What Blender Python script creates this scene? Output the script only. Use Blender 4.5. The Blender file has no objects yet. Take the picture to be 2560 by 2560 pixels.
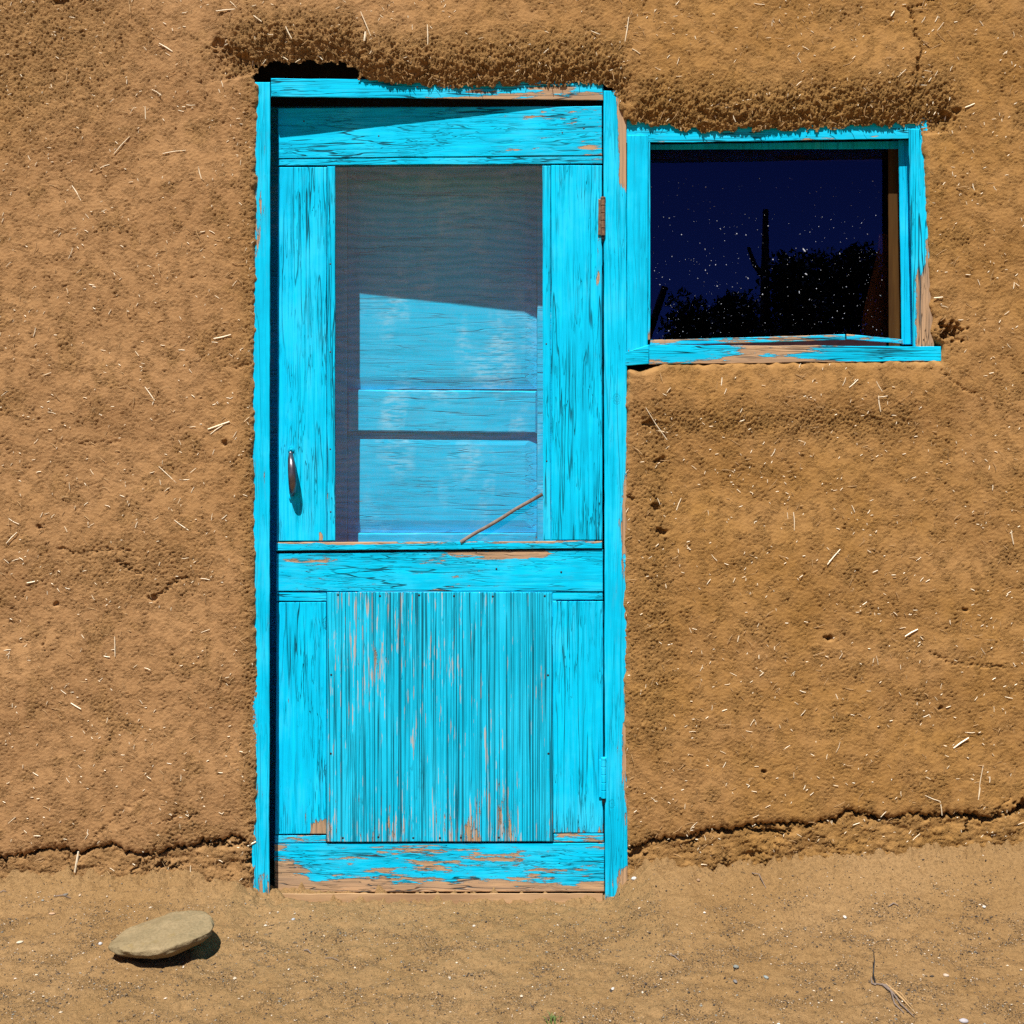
import bpy, math, random
import numpy as np
from mathutils import Vector, noise as mnoise

# ---------------------------------------------------------------- camera, sky, sun, exposure
D = 2.6            # camera to wall, metres
CZ = 1.06          # camera height
HOR = 1180.0       # photo row of the eye level
SC = bpy.context.scene
cam_d = bpy.data.cameras.new('camera')
cam = bpy.data.objects.new('camera', cam_d)
SC.collection.objects.link(cam)
SC.camera = cam
cam.location = (0.0, -D, CZ)
cam.rotation_euler = (math.radians(90), 0, 0)
cam_d.sensor_width = 36.0
cam_d.lens = 36.0 * D / 2.56
cam_d.shift_y = -(1280.0 - HOR) / 2560.0
cam_d.clip_start = 0.05
cam_d.clip_end = 2000.0

SUN_EL, SUN_AZ = 61.5, 14.0      # elevation, degrees to the left of the wall's outward normal
world = bpy.data.worlds.new('World')
SC.world = world
world.use_nodes = True
wn = world.node_tree
sky = wn.nodes.new('ShaderNodeTexSky')
sky.sky_type = 'NISHITA'
sky.sun_disc = False
sky.sun_elevation = math.radians(SUN_EL)
sky.sun_rotation = math.radians(180 + SUN_AZ)
sky.altitude = 2100.0
sky.air_density = 0.6
sky.dust_density = 0.0
sky.ozone_density = 4.0
bg = wn.nodes['Background']
bg.inputs['Strength'].default_value = 0.05
wn.links.new(sky.outputs[0], bg.inputs['Color'])

sun_d = bpy.data.lights.new('sun', 'SUN')
sun = bpy.data.objects.new('sun', sun_d)
SC.collection.objects.link(sun)
sun_d.energy = 5.0
sun_d.angle = math.radians(0.5)
sun_d.color = (1.0, 0.95, 0.87)
e, a = math.radians(SUN_EL), math.radians(SUN_AZ)
sdir = Vector((-math.cos(e) * math.sin(a), -math.cos(e) * math.cos(a), math.sin(e)))
sun.rotation_euler = sdir.to_track_quat('Z', 'Y').to_euler()
sun.location = (-3, -6, 9)

SC.view_settings.view_transform = 'Standard'
SC.view_settings.look = 'None'
SC.view_settings.gamma = 1.0
SC.view_settings.use_curve_mapping = False
SC.view_settings.exposure = 0.75
SC.render.engine = 'CYCLES'
SC.cycles.use_denoising = False
SC.cycles.max_bounces = 4
SC.cycles.transparent_max_bounces = 12

# ---------------------------------------------------------------- helpers
COL = SC.collection
R = random.Random(5)


def P(px, py, y=0.0):
    """world point at depth y whose place in the photograph is (px, py)"""
    k = (D + y) / D / 1000.0
    return ((px - 1280.0) * k, y, CZ + (HOR - py) * k)


def thing(name, label, cat, loc=(0, 0, 0), group=None):
    o = bpy.data.objects.new(name, None)
    COL.objects.link(o)
    o.location = loc
    o.empty_display_size = 0.05
    o['kind'] = 'thing'
    o['label'] = label
    o['category'] = cat
    if group:
        o['group'] = group
    return o


def tag(o, label, cat, group=None):
    o['label'] = label
    o['category'] = cat
    if group:
        o['group'] = group
    return o


def root_loc(parent):
    v = Vector((0, 0, 0))
    while parent is not None:
        v += parent.location
        parent = parent.parent
    return v


def mesh_obj(name, verts, faces, mat, parent=None, loc=None, smooth=False, attrs=None, kind=None):
    """verts are world coordinates; the object is placed under its parent (or at loc) without moving them"""
    off = Vector(loc) if loc is not None else Vector((0, 0, 0))
    base = root_loc(parent) + off
    va = np.asarray(verts, dtype=np.float64) - np.array(base)
    me = bpy.data.meshes.new(name)
    me.from_pydata([tuple(v) for v in va], [], [tuple(f) for f in faces])
    if attrs:
        for k, arr in attrs.items():
            arr = np.asarray(arr, dtype=np.float32)
            if arr.ndim == 1:
                at = me.attributes.new(k, 'FLOAT', 'POINT')
                at.data.foreach_set('value', arr)
            else:
                at = me.attributes.new(k, 'FLOAT_COLOR', 'POINT')
                at.data.foreach_set('color', arr.ravel())
    if smooth:
        me.polygons.foreach_set('use_smooth', np.ones(len(me.polygons), dtype=bool))
    me.materials.append(mat)
    me.update()
    o = bpy.data.objects.new(name, me)
    COL.objects.link(o)
    o.location = off
    if parent is not None:
        o.parent = parent
    if kind:
        o['kind'] = kind
    return o


def grid_mesh(name, V, keep, mat, attrs=None):
    """V (nr, nc, 3) array of points, keep (nr-1, nc-1) bool -> mesh object, fast path"""
    nr, nc = V.shape[:2]
    idx = np.arange(nr * nc).reshape(nr, nc)
    q = np.stack([idx[:-1, :-1], idx[:-1, 1:], idx[1:, 1:], idx[1:, :-1]], -1)[keep]
    used = np.zeros(nr * nc, bool)
    used[q.ravel()] = True
    remap = np.cumsum(used) - 1
    q = remap[q]
    co = V.reshape(-1, 3)[used]
    me = bpy.data.meshes.new(name)
    me.vertices.add(len(co))
    me.vertices.foreach_set('co', co.astype(np.float32).ravel())
    n = len(q)
    me.loops.add(n * 4)
    me.loops.foreach_set('vertex_index', q.astype(np.int32).ravel())
    me.polygons.add(n)
    me.polygons.foreach_set('loop_start', np.arange(0, n * 4, 4, dtype=np.int32))
    me.polygons.foreach_set('use_smooth', np.ones(n, dtype=bool))
    if attrs:
        for k, arr in attrs.items():
            at = me.attributes.new(k, 'FLOAT', 'POINT')
            at.data.foreach_set('value', arr.reshape(-1)[used].astype(np.float32))
    me.update(calc_edges=True)
    me.materials.append(mat)
    o = bpy.data.objects.new(name, me)
    COL.objects.link(o)
    return o


def board(name, parent, mat, c4, y=0.0, th=0.025, wear=None, step=0.014, jit=0.0008, bev=0.0016, bevd=None,
          kind=None, bow=None):
    """a plank from its four photo corners TL, TR, BR, BL; y is the front depth, a number or a function of px"""
    if len(c4) == 2:
        (x0, y0), (x1, y1) = c4
        c4 = ((x0, y0), (x1, y0), (x1, y1), (x0, y1))
    c = [np.array(q, float) for q in c4]
    w = max(np.linalg.norm(c[1] - c[0]), np.linalg.norm(c[2] - c[3])) / 1000.0
    h = max(np.linalg.norm(c[3] - c[0]), np.linalg.norm(c[2] - c[1])) / 1000.0
    nx = max(1, int(round(w / step)))
    nz = max(1, int(round(h / step)))
    nx, nz = min(nx, 90), min(nz, 160)
    yf = y if callable(y) else (lambda px: y)
    bevd = bev if bevd is None else bevd
    seed = R.uniform(0, 100)
    bu, bv = min(0.45, bev / w), min(0.45, bev / h)

    def pt(u, v, dy):
        q = c[0] * (1 - u) * (1 - v) + c[1] * u * (1 - v) + c[2] * u * v + c[3] * (1 - u) * v
        p = P(q[0], q[1], yf(q[0]) + dy)
        jx = mnoise.noise((p[2] * 9, seed, p[0] * 3)) + 0.6 * mnoise.noise((p[2] * 45, seed + 9, 0))
        jz = mnoise.noise((p[0] * 9, seed + 5, p[2] * 3)) + 0.6 * mnoise.noise((p[0] * 45, seed + 3, 0))
        jy = bow(q[0], q[1]) if bow else 0.0
        return (p[0] + jx * jit, p[1] + jy, p[2] + jz * jit), q

    verts, wr = [], []

    def add(u, v, dy):
        p, q = pt(u, v, dy)
        verts.append(p)
        wr.append(wear(q[0], q[1]) if wear else 0.0)
        return len(verts) - 1

    us = [bu + (1 - 2 * bu) * i / nx for i in range(nx + 1)]
    vs = [bv + (1 - 2 * bv) * j / nz for j in range(nz + 1)]
    F = [[add(u, v, 0.0) for u in us] for v in vs]
    faces = []
    for j in range(nz):
        for i in range(nx):
            faces.append((F[j][i], F[j + 1][i], F[j + 1][i + 1], F[j][i + 1]))
    ring = [(i, 0) for i in range(nx)] + [(nx, j) for j in range(nz)] + \
           [(i, nz) for i in range(nx, 0, -1)] + [(0, j) for j in range(nz, 0, -1)]
    inner = [F[j][i] for i, j in ring]

    def outer_uv(i, j):
        u = 0.0 if i == 0 else 1.0 if i == nx else us[i]
        v = 0.0 if j == 0 else 1.0 if j == nz else vs[j]
        return u, v
    mid = [add(*outer_uv(i, j), bevd) for i, j in ring]
    back = [add(*outer_uv(i, j), th) for i, j in ring]
    n = len(ring)
    for k in range(n):
        m = (k + 1) % n
        faces.append((inner[k], inner[m], mid[m], mid[k]))
        faces.append((mid[k], mid[m], back[m], back[k]))
    faces.append(tuple(back))
    return mesh_obj(name, verts, faces, mat, parent, attrs={'wear': wr}, kind=kind)


def tube(pts, rad, n=8, cap=True):
    """verts, faces of a tube through world points with radii"""
    pts = [Vector(p) for p in pts]
    if not hasattr(rad, '__len__'):
        rad = [rad] * len(pts)
    vs, fs = [], []
    ref = Vector((0.31, 0.77, 0.55)).normalized()
    for k, p in enumerate(pts):
        t = (pts[min(k + 1, len(pts) - 1)] - pts[max(k - 1, 0)]).normalized()
        u = t.cross(ref).normalized()
        v = t.cross(u)
        for i in range(n):
            an = 2 * math.pi * i / n
            vs.append(tuple(p + (u * math.cos(an) + v * math.sin(an)) * rad[k]))
    for k in range(len(pts) - 1):
        for i in range(n):
            j = (i + 1) % n
            fs.append((k * n + i, k * n + j, (k + 1) * n + j, (k + 1) * n + i))
    if cap:
        fs.append(tuple(range(n)))
        fs.append(tuple(range((len(pts) - 1) * n, len(pts) * n))[::-1])
    return vs, fs


def join(parts):
    V, F = [], []
    for v, f in parts:
        b = len(V)
        V += list(v)
        F += [tuple(i + b for i in q) for q in f]
    return V, F


def box(x0, x1, y0, y1, z0, z1):
    v = [(x0, y0, z0), (x1, y0, z0), (x1, y1, z0), (x0, y1, z0), (x0, y0, z1), (x1, y0, z1), (x1, y1, z1), (x0, y1, z1)]
    f = [(0, 3, 2, 1), (4, 5, 6, 7), (0, 1, 5, 4), (1, 2, 6, 5), (2, 3, 7, 6), (3, 0, 4, 7)]
    return v, f


def sm(a, b, x):
    t = np.clip((x - a) / (b - a), 0, 1)
    return t * t * (3 - 2 * t)


# ---------------------------------------------------------------- procedural materials
class NT:
    def __init__(self, name):
        self.m = bpy.data.materials.new(name)
        self.m.use_nodes = True
        self.t = self.m.node_tree
        self.b = self.t.nodes['Principled BSDF']
        self.out = self.t.nodes['Material Output']

    def n(self, typ, **kw):
        nd = self.t.nodes.new('ShaderNode' + typ)
        for k, v in kw.items():
            setattr(nd, k, v)
        return nd

    def put(self, sock, v):
        if hasattr(v, 'is_output') or isinstance(v, bpy.types.NodeSocket):
            self.t.links.new(v, sock)
        else:
            if sock.type == 'RGBA' and len(v) == 3:
                v = (*v, 1.0)
            sock.default_value = v

    def math(self, op, a, b=0.5, c=0.0, clamp=False):
        nd = self.n('Math', operation=op, use_clamp=clamp)
        self.put(nd.inputs[0], a)
        self.put(nd.inputs[1], b)
        self.put(nd.inputs[2], c)
        return nd.outputs[0]

    def mr(self, v, a, b, c=0.0, d=1.0, smooth=False):
        nd = self.n('MapRange', clamp=True)
        if smooth:
            nd.interpolation_type = 'SMOOTHSTEP'
        self.put(nd.inputs[0], v)
        for i, x in enumerate((a, b, c, d)):
            self.put(nd.inputs[1 + i], x)
        return nd.outputs[0]

    def mix(self, f, a, b, blend='MIX'):
        nd = self.n('Mix', data_type='RGBA', blend_type=blend)
        self.put(nd.inputs[0], f)
        self.put(nd.inputs[6], a)
        self.put(nd.inputs[7], b)
        return nd.outputs[2]

    def coords(self, scale=(1, 1, 1), rnd=0.0):
        tc = self.n('TexCoord').outputs['Object']
        if rnd:
            oi = self.n('ObjectInfo').outputs['Random']
            off = self.n('CombineXYZ')
            self.put(off.inputs[0], self.math('MULTIPLY', oi, rnd))
            self.put(off.inputs[1], self.math('MULTIPLY', oi, rnd * 0.37))
            self.put(off.inputs[2], self.math('MULTIPLY', oi, rnd * 1.71))
            ad = self.n('VectorMath', operation='ADD')
            self.put(ad.inputs[0], tc)
            self.put(ad.inputs[1], off.outputs[0])
            tc = ad.outputs[0]
        mp = self.n('VectorMath', operation='MULTIPLY')
        self.put(mp.inputs[0], tc)
        mp.inputs[1].default_value = scale
        return mp.outputs[0]

    def noise(self, vec, scale=1.0, detail=3.0, rough=0.5, dist=0.0, lac=2.0):
        nd = self.n('TexNoise')
        self.put(nd.inputs['Vector'], vec)
        nd.inputs['Scale'].default_value = scale
        nd.inputs['Detail'].default_value = detail
        nd.inputs['Roughness'].default_value = rough
        nd.inputs['Distortion'].default_value = dist
        nd.inputs['Lacunarity'].default_value = lac
        return nd.outputs[0]

    def attr(self, name, out='Fac'):
        nd = self.n('Attribute', attribute_name=name)
        return nd.outputs[out]

    def bump(self, h, strength=1.0, dist=0.001, normal=None):
        nd = self.n('Bump')
        nd.inputs['Strength'].default_value = strength
        nd.inputs['Distance'].default_value = dist
        self.put(nd.inputs['Height'], h)
        if normal is not None:
            self.put(nd.inputs['Normal'], normal)
        return nd.outputs[0]

    def done(self, color=None, rough=None, normal=None, spec=None, metal=None):
        if color is not None:
            self.put(self.b.inputs['Base Color'], color)
        if rough is not None:
            self.put(self.b.inputs['Roughness'], rough)
        if normal is not None:
            self.put(self.b.inputs['Normal'], normal)
        if spec is not None:
            self.put(self.b.inputs['Specular IOR Level'], spec)
        if metal is not None:
            self.put(self.b.inputs['Metallic'], metal)
        return self.m


def paint_mat(name, axis='Z', moire=0.0, hi=(0.0, 0.53, 0.83), lo=(0.0, 0.39, 0.63), crack=0.5, lines=0.0, wear0=0.0, streak=0.6,
              grainbump=0.6, knots=1.0, ss=60, fade=1.0):
    """weathered turquoise house paint on pine; axis is the grain direction"""
    t = NT(name)

    def S(across, along):
        return (across, across, along) if axis == 'Z' else (along, across, across)
    grain = t.noise(t.coords(S(150, 5), 7), 1.0, 5, 0.6, 0.4)
    streaks = t.noise(t.coords(S(ss, 2.6), 11), 1.0, 5, 0.62, 0.3)
    blot = t.noise(t.coords((6, 6, 6), 13), 1.0, 4, 0.6)
    # drying cracks that follow the grain
    cn = t.noise(t.coords(S(42, 1.5), 17), 1.0, 2.5, 0.5, 0.2)
    cl = t.math('ABSOLUTE', t.math('SUBTRACT', cn, 0.5))
    patch = t.mr(t.noise(t.coords(S(9, 2.2), 19), 1.0, 3, 0.6), 0.42, 0.62)
    crk = t.math('MULTIPLY', t.mr(cl, 0.003, 0.014, 1.0, 0.0), t.math('MULTIPLY', patch, crack * 2.0), clamp=True)
    cn2 = t.noise(t.coords(S(150, 6.0), 23), 1.0, 2.0, 0.5, 0.5)
    cl2 = t.mr(t.math('ABSOLUTE', t.math('SUBTRACT', cn2, 0.5)), 0.0, 0.022, 1.0, 0.0)
    patch2 = t.mr(t.noise(t.coords(S(14, 4), 29), 1.0, 3, 0.6), 0.46, 0.66)
    crk2 = t.math('MULTIPLY', cl2, t.math('MULTIPLY', patch2, crack * 1.5), clamp=True)
    crk = t.math('MAXIMUM', crk, crk2)
    if lines:
        ln = t.noise(t.coords(S(150, 0.7), 31), 1.0, 1.5, 0.5, 0.35)
        l2 = t.mr(t.math('ABSOLUTE', t.math('SUBTRACT', ln, 0.5)), 0.006, 0.034, 1.0, 0.0)
        l2 = t.math('MULTIPLY', l2, t.mr(t.noise(t.coords(S(90, 3.5), 33), 1.0, 3, 0.6), 0.30, 0.50))
        l3 = t.mr(t.noise(t.coords(S(250, 1.8), 35), 1.0, 2, 0.5, 0.2), 0.60, 0.70, 0.0, 0.35)
        l2 = t.math('MAXIMUM', l2, l3)
        crk = t.math('MAXIMUM', crk, t.math('MULTIPLY', l2, lines), clamp=True)
    # bare wood where the paint has flaked off
    wn_ = t.noise(t.coords(S(105, 13), 37), 1.0, 6, 0.66, 0.2)
    wn2 = t.noise(t.coords(S(14, 3.5), 41), 1.0, 4, 0.6, 0.2)
    wsum = t.math('ADD', t.math('MULTIPLY', wn_, 0.6), t.math('MULTIPLY', wn2, 0.4))
    wsum = t.mr(wsum, 0.3, 0.7, 0.0, 1.0)
    wsum = t.math('ADD', wsum, t.math('ADD', t.attr('wear'), wear0))
    bare = t.mr(wsum, 0.90, 0.94, 0.0, 1.0)
    if lines:
        fl = t.noise(t.coords(S(210, 11), 39), 1.0, 4, 0.6, 0.1)
        fl = t.math('ADD', fl, t.math('MULTIPLY', t.math('SUBTRACT', wn2, 0.5), 0.5))
        fl = t.math('ADD', fl, t.math('MULTIPLY', t.attr('wear'), 0.35))
        fleck = t.mr(fl, 0.64, 0.67, 0.0, 0.8)
    thin = t.mr(wsum, 0.66, 0.92, 0.0, 1.0)
    v = t.math('ADD', t.math('MULTIPLY', streaks, streak), t.math('MULTIPLY', blot, 1 - streak))
    v = t.mr(v, 0.34, 0.57, 0.0, 1.0)
    col = t.mix(v, lo, hi)
    col = t.mix(t.math('MULTIPLY', t.mr(grain, 0.36, 0.50, 1.0, 0.0), 0.30), col, (0.0, 0.22, 0.36))
    col = t.mix(t.math('MULTIPLY', t.mr(t.math('ADD', t.math('MULTIPLY', blot, 0.6), t.math('MULTIPLY', grain, 0.4)), 0.50, 0.66, 0, 1), 0.16 * fade), col, (0.14, 0.60, 0.80))
    col = t.mix(t.math('MULTIPLY', thin, 0.30), col, (0.06, 0.33, 0.46))
    if moire:  # moire light from the screen, painted as pale dashes in the colour
        ck = t.noise(t.coords((9, 9, 4.0), 47), 1.0, 3, 0.5, 0.3)
        dash = t.noise(t.coords((28, 28, 150), 49), 1.0, 3, 0.6)
        smudge_mask = t.math('MULTIPLY', t.mr(ck, 0.50, 0.62), t.mr(dash, 0.40, 0.62))
        col = t.mix(t.math('MULTIPLY', smudge_mask, moire), col, (0.45, 0.72, 0.85))
    wood = t.mix(t.mr(streaks, 0.35, 0.65), (0.50, 0.315, 0.17), (0.36, 0.24, 0.15))
    wood = t.mix(t.math('MULTIPLY', t.mr(grain, 0.38, 0.62), 0.5), wood, (0.21, 0.145, 0.10))
    if lines:
        col = t.mix(fleck, col, (0.45, 0.34, 0.27))
    col = t.mix(bare, col, wood)
    col = t.mix(t.math('MULTIPLY', crk, 0.86), col, (0.004, 0.04, 0.065))
    # knots, a few to a board
    vd = t.n('TexVoronoi')
    kc = t.n('VectorMath', operation='ADD')
    t.put(kc.inputs[0], t.coords((5.2, 5.2, 3.6) if axis == 'Z' else (3.6, 5.2, 5.2), 43))
    wob = t.n('TexNoise')
    t.put(wob.inputs['Vector'], t.coords((60, 60, 60), 3))
    sc3 = t.n('VectorMath', operation='SCALE')
    t.put(sc3.inputs[0], wob.outputs['Color'])
    sc3.inputs['Scale'].default_value = 0.035
    t.put(kc.inputs[1], sc3.outputs[0])
    t.put(vd.inputs['Vector'], kc.outputs[0])
    vd.inputs['Scale'].default_value = 1.0
    pick = t.n('SeparateColor')
    t.put(pick.inputs[0], vd.outputs['Color'])
    kd = t.math('DIVIDE', vd.outputs['Distance'], t.mr(pick.outputs[1], 0, 1, 0.045, 0.085))
    kin = t.math('MULTIPLY', t.mr(kd, 0.75, 1.0, 1.0, 0.0), t.mr(pick.outputs[0], 0.40, 0.45))
    ring = t.mr(t.math('SINE', t.math('MULTIPLY', kd, 17.0)), 0.2, 0.9)
    knot = t.math('MULTIPLY', kin, t.math('ADD', 0.25, t.math('MULTIPLY', ring, 0.55)), clamp=True)
    col = t.mix(t.math('MULTIPLY', knot, 0.75 * knots), col, (0.01, 0.10, 0.15))
    h = t.math('MULTIPLY', grain, 0.25 * grainbump)
    h = t.math('SUBTRACT', h, t.math('MULTIPLY', knot, 0.6 * knots))
    h = t.math('SUBTRACT', h, t.math('MULTIPLY', crk, 1.1))
    h = t.math('SUBTRACT', h, t.math('MULTIPLY', bare, 0.55))
    nrm = t.bump(h, 1.0, 0.0026)
    return t.done(col, 0.78, nrm, 0.08)


def plain_mat(name, col, rough=0.8, spec=0.2, metal=0.0, var=None, scale=60, bump=0.0, stretch=(1, 1, 1)):
    t = NT(name)
    v = t.noise(t.coords(tuple(scale * s for s in stretch), 5), 1.0, 5, 0.6)
    c = t.mix(t.mr(v, 0.3, 0.7), col, var if var else tuple(x * 0.6 for x in col))
    nrm = t.bump(v, 0.8, bump) if bump else None
    return t.done(c, rough, nrm, spec, metal)


M = {}
M['pv'] = paint_mat('turquoise_paint_vertical', 'Z', crack=0.55)
M['ph'] = paint_mat('turquoise_paint_horizontal', 'X', crack=0.7, streak=0.65)
M['ply'] = paint_mat('turquoise_paint_plywood', 'Z', hi=(0.01, 0.50, 0.76), lo=(0.0, 0.42, 0.66), ss=90, crack=0.2, lines=0.9,
                     wear0=0.0, streak=0.5, grainbump=1.0, knots=0.0, fade=0.25)
M['pj'] = paint_mat('turquoise_paint_smooth', 'Z', crack=0.2, streak=0.4, grainbump=0.4, knots=0.5)
M['flake'] = paint_mat('turquoise_paint_flaking', 'X', crack=0.9, streak=0.6, wear0=0.02)
M['inner'] = paint_mat('turquoise_paint_inner_door', 'X', 0.42, hi=(0.0, 0.50, 0.82), lo=(0.0, 0.46, 0.76), crack=0.25,
                       streak=0.3, grainbump=0.3, knots=0.0)
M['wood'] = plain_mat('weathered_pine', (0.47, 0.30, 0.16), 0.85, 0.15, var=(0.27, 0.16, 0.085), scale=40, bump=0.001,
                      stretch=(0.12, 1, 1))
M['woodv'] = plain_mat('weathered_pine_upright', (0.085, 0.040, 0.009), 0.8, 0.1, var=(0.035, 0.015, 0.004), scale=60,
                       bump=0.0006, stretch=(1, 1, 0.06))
M['nail'] = plain_mat('nail_and_shade_black', (0.02, 0.02, 0.022), 0.6, 0.4, 0.3)  # also stands in for shade at the ledge gap and hinge pins
M['iron'] = plain_mat('worn_steel', (0.20, 0.18, 0.20), 0.36, 0.5, 0.85, var=(0.06, 0.055, 0.07), scale=30)
M['rust'] = plain_mat('brown_rusted_steel', (0.26, 0.15, 0.075), 0.5, 0.5, 0.35, var=(0.10, 0.05, 0.03), scale=150,
                      bump=0.0006)
M['straw'] = plain_mat('pale_straw', (0.88, 0.80, 0.62), 0.5, 0.4, var=(0.66, 0.52, 0.33), scale=20)
M['straw_dim'] = plain_mat('dusty_straw', (0.46, 0.31, 0.16), 0.8, 0.15, var=(0.33, 0.20, 0.09), scale=20)
M['sash'] = plain_mat('shaded_maroon_sash', (0.035, 0.012, 0.016), 0.8, 0.1)  # wood sash with the shade under head and bead put into its colour
M['twig'] = plain_mat('grey_twig', (0.23, 0.18, 0.15), 0.8, 0.2, var=(0.13, 0.10, 0.085), scale=80, bump=0.001)
M['room'] = plain_mat('dark_room_plaster', (0.05, 0.04, 0.03), 0.95, 0.0)
M['curtain'] = plain_mat('rust_brown_cloth', (0.30, 0.09, 0.03), 0.9, 0.05, var=(0.18, 0.05, 0.02), scale=50)

# adobe plaster
t = NT('adobe_plaster')
tc = t.coords((1, 1, 1))
big = t.noise(tc, 1.3, 4, 0.55)
midn = t.noise(tc, 9, 5, 0.6)
fine = t.noise(tc, 130, 6, 0.78)
grit = t.noise(tc, 380, 3, 0.7)
sx = t.n('SeparateXYZ')
t.put(sx.inputs[0], tc)
side = t.math('ADD', t.mr(sx.outputs[0], -0.8, 0.7), t.mr(big, 0.3, 0.7, -0.45, 0.45), clamp=True)
c = t.mix(side, (0.350, 0.198, 0.088), (0.318, 0.170, 0.052))
grainy = t.math('ADD', t.mr(t.attr('patchy'), 0.0, 1.0, 0.30, 1.0), t.mr(t.attr('rough'), 0.0, 1.0, 0.0, 0.5))
fine = t.math('ADD', 0.5, t.math('MULTIPLY', t.math('SUBTRACT', fine, 0.5), grainy))
grit = t.math('ADD', 0.5, t.math('MULTIPLY', t.math('SUBTRACT', grit, 0.5), grainy))
c = t.mix(t.math('MULTIPLY', t.mr(midn, 0.35, 0.7), 0.35), c, (0.365, 0.210, 0.096))
c = t.mix(t.math('MULTIPLY', t.mr(fine, 0.33, 0.52, 1, 0), 0.72), c, (0.155, 0.08, 0.027))
c = t.mix(t.mr(t.attr('rough'), 0.2, 1.2, 0.0, 0.45), c, (0.285, 0.165, 0.055))
hh = t.math('ADD', t.math('MULTIPLY', fine, 0.7), t.math('MULTIPLY', grit, 0.3))
M['adobe'] = t.done(c, 0.95, t.bump(hh, 1.0, 0.0088), 0.06)

# ground
t = NT('sandy_ground')
tc = t.coords((1, 1, 1))
big = t.noise(tc, 2.6, 5, 0.6)
fine = t.noise(tc, 120, 6, 0.78)
grit = t.noise(tc, 300, 4, 0.75)
c = t.mix(t.mr(big, 0.35, 0.65), (0.365, 0.228, 0.106), (0.310, 0.186, 0.078))
gm = t.mr(t.attr('rough'), 0.0, 1.0, 0.15, 0.80)
c = t.mix(t.math('MULTIPLY', gm, t.mr(grit, 0.40, 0.53, 1.0, 0.0)), c, (0.045, 0.030, 0.018))
c = t.mix(t.math('MULTIPLY', t.mr(fine, 0.34, 0.54, 1, 0), 0.6), c, (0.13, 0.078, 0.034))
c = t.mix(t.mr(grit, 0.66, 0.72, 0, 0.6), c, (0.55, 0.45, 0.33))
hh = t.math('ADD', t.math('MULTIPLY', fine, 0.6), t.math('MULTIPLY', grit, 0.4))
M['ground'] = t.done(c, 0.95, t.bump(hh, 1.0, 0.010), 0.05)

t = NT('stone_face')
tc = t.coords((1, 1, 1), 3)
v = t.noise(tc, 14, 6, 0.65)
v2 = t.noise(tc, 150, 4, 0.7)
c = t.mix(t.mr(v, 0.35, 0.65), (0.27, 0.205, 0.115), (0.20, 0.155, 0.085))
c = t.mix(t.math('MULTIPLY', t.mr(v2, 0.35, 0.6, 1, 0), 0.5), c, (0.12, 0.09, 0.045))
c = t.mix(t.mr(t.noise(tc, 26, 5, 0.7), 0.58, 0.68, 0, 0.5), c, (0.20, 0.14, 0.05))
M['stone'] = t.done(c, 0.85, t.bump(t.math('ADD', v2, v), 0.8, 0.003), 0.2)

t = NT('grit_grains')
M['grit'] = t.done(t.attr('tint', 'Color'), 0.8, None, 0.3)

# insect screen: a fine woven wire cloth, three quarters open
t = NT('wire_screen')
tcs = t.coords((1, 1, 1))
wv = t.noise(t.coords((3.0, 1, 6.0)), 1.0, 3, 0.5)
sep = t.n('SeparateXYZ')
t.put(sep.inputs[0], tcs)
ph = t.math('ADD', t.math('MULTIPLY', sep.outputs[2], 48 * 6.2832), t.math('MULTIPLY', wv, 38.0))
wave = t.mr(t.math('SINE', ph), -1.0, 1.0, 0.0, 1.0)
dirt = t.noise(tcs, 22, 4, 0.7)
op = t.math('ADD', t.mr(wave, 0, 1, 0.150, 0.185), t.mr(dirt, 0.55, 0.75, 0.0, 0.08))
spk = t.noise(tcs, 700, 2, 0.6)
op = t.math('MULTIPLY', op, t.mr(spk, 0.3, 0.7, 0.7, 1.3))
t.put(t.b.inputs['Base Color'], t.mix(wave, (0.165, 0.140, 0.130), (0.200, 0.150, 0.155)))  # moire bands painted into the cloth's colour and opacity
t.b.inputs['Roughness'].default_value = 0.6
t.b.inputs['Specular IOR Level'].default_value = 0.0
t.put(t.b.inputs['Alpha'], op)
M['screen'] = t.m

# single old window pane: Fresnel mirror, reflected sky's deep blue painted into its tint
t = NT('window_glass')
fr = t.n('Fresnel')
fr.inputs['IOR'].default_value = 1.8
tr = t.n('BsdfTransparent')
tr.inputs['Color'].default_value = (0.80, 0.86, 0.86, 1)
gl = t.n('BsdfGlossy')
gl.inputs['Color'].default_value = (0.20, 0.26, 1.0, 1)
gl.inputs['Roughness'].default_value = 0.0
mx = t.n('MixShader')
t.put(mx.inputs[0], fr.outputs[0])
t.put(mx.inputs[1], tr.outputs[0])
t.put(mx.inputs[2], gl.outputs[0])
t.t.links.new(mx.outputs[0], t.out.inputs['Surface'])
M['glass'] = t.m
M['dust'] = plain_mat('white_specks', (0.50, 0.53, 0.60), 0.9, 0.1)

# ---------------------------------------------------------------- noise fields for plaster and soil
NN, CELL = 1024, 0.003
fx = np.fft.fftfreq(NN, CELL)
FR = np.sqrt(fx[:, None] ** 2 + fx[None, :] ** 2)
FR[0, 0] = 1e-6


def band(seed, lo, hi):
    """periodic noise field with wavelengths between lo and hi metres, unit deviation"""
    g = np.random.default_rng(seed).standard_normal((NN, NN))
    lf = np.log(FR)
    c0, wd = 0.5 * (math.log(1 / lo) + math.log(1 / hi)), 0.5 * abs(math.log(hi / lo)) + 0.15
    f = np.fft.ifft2(np.fft.fft2(g) * np.exp(-((lf - c0) / wd) ** 2)).real
    return f / f.std()


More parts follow.
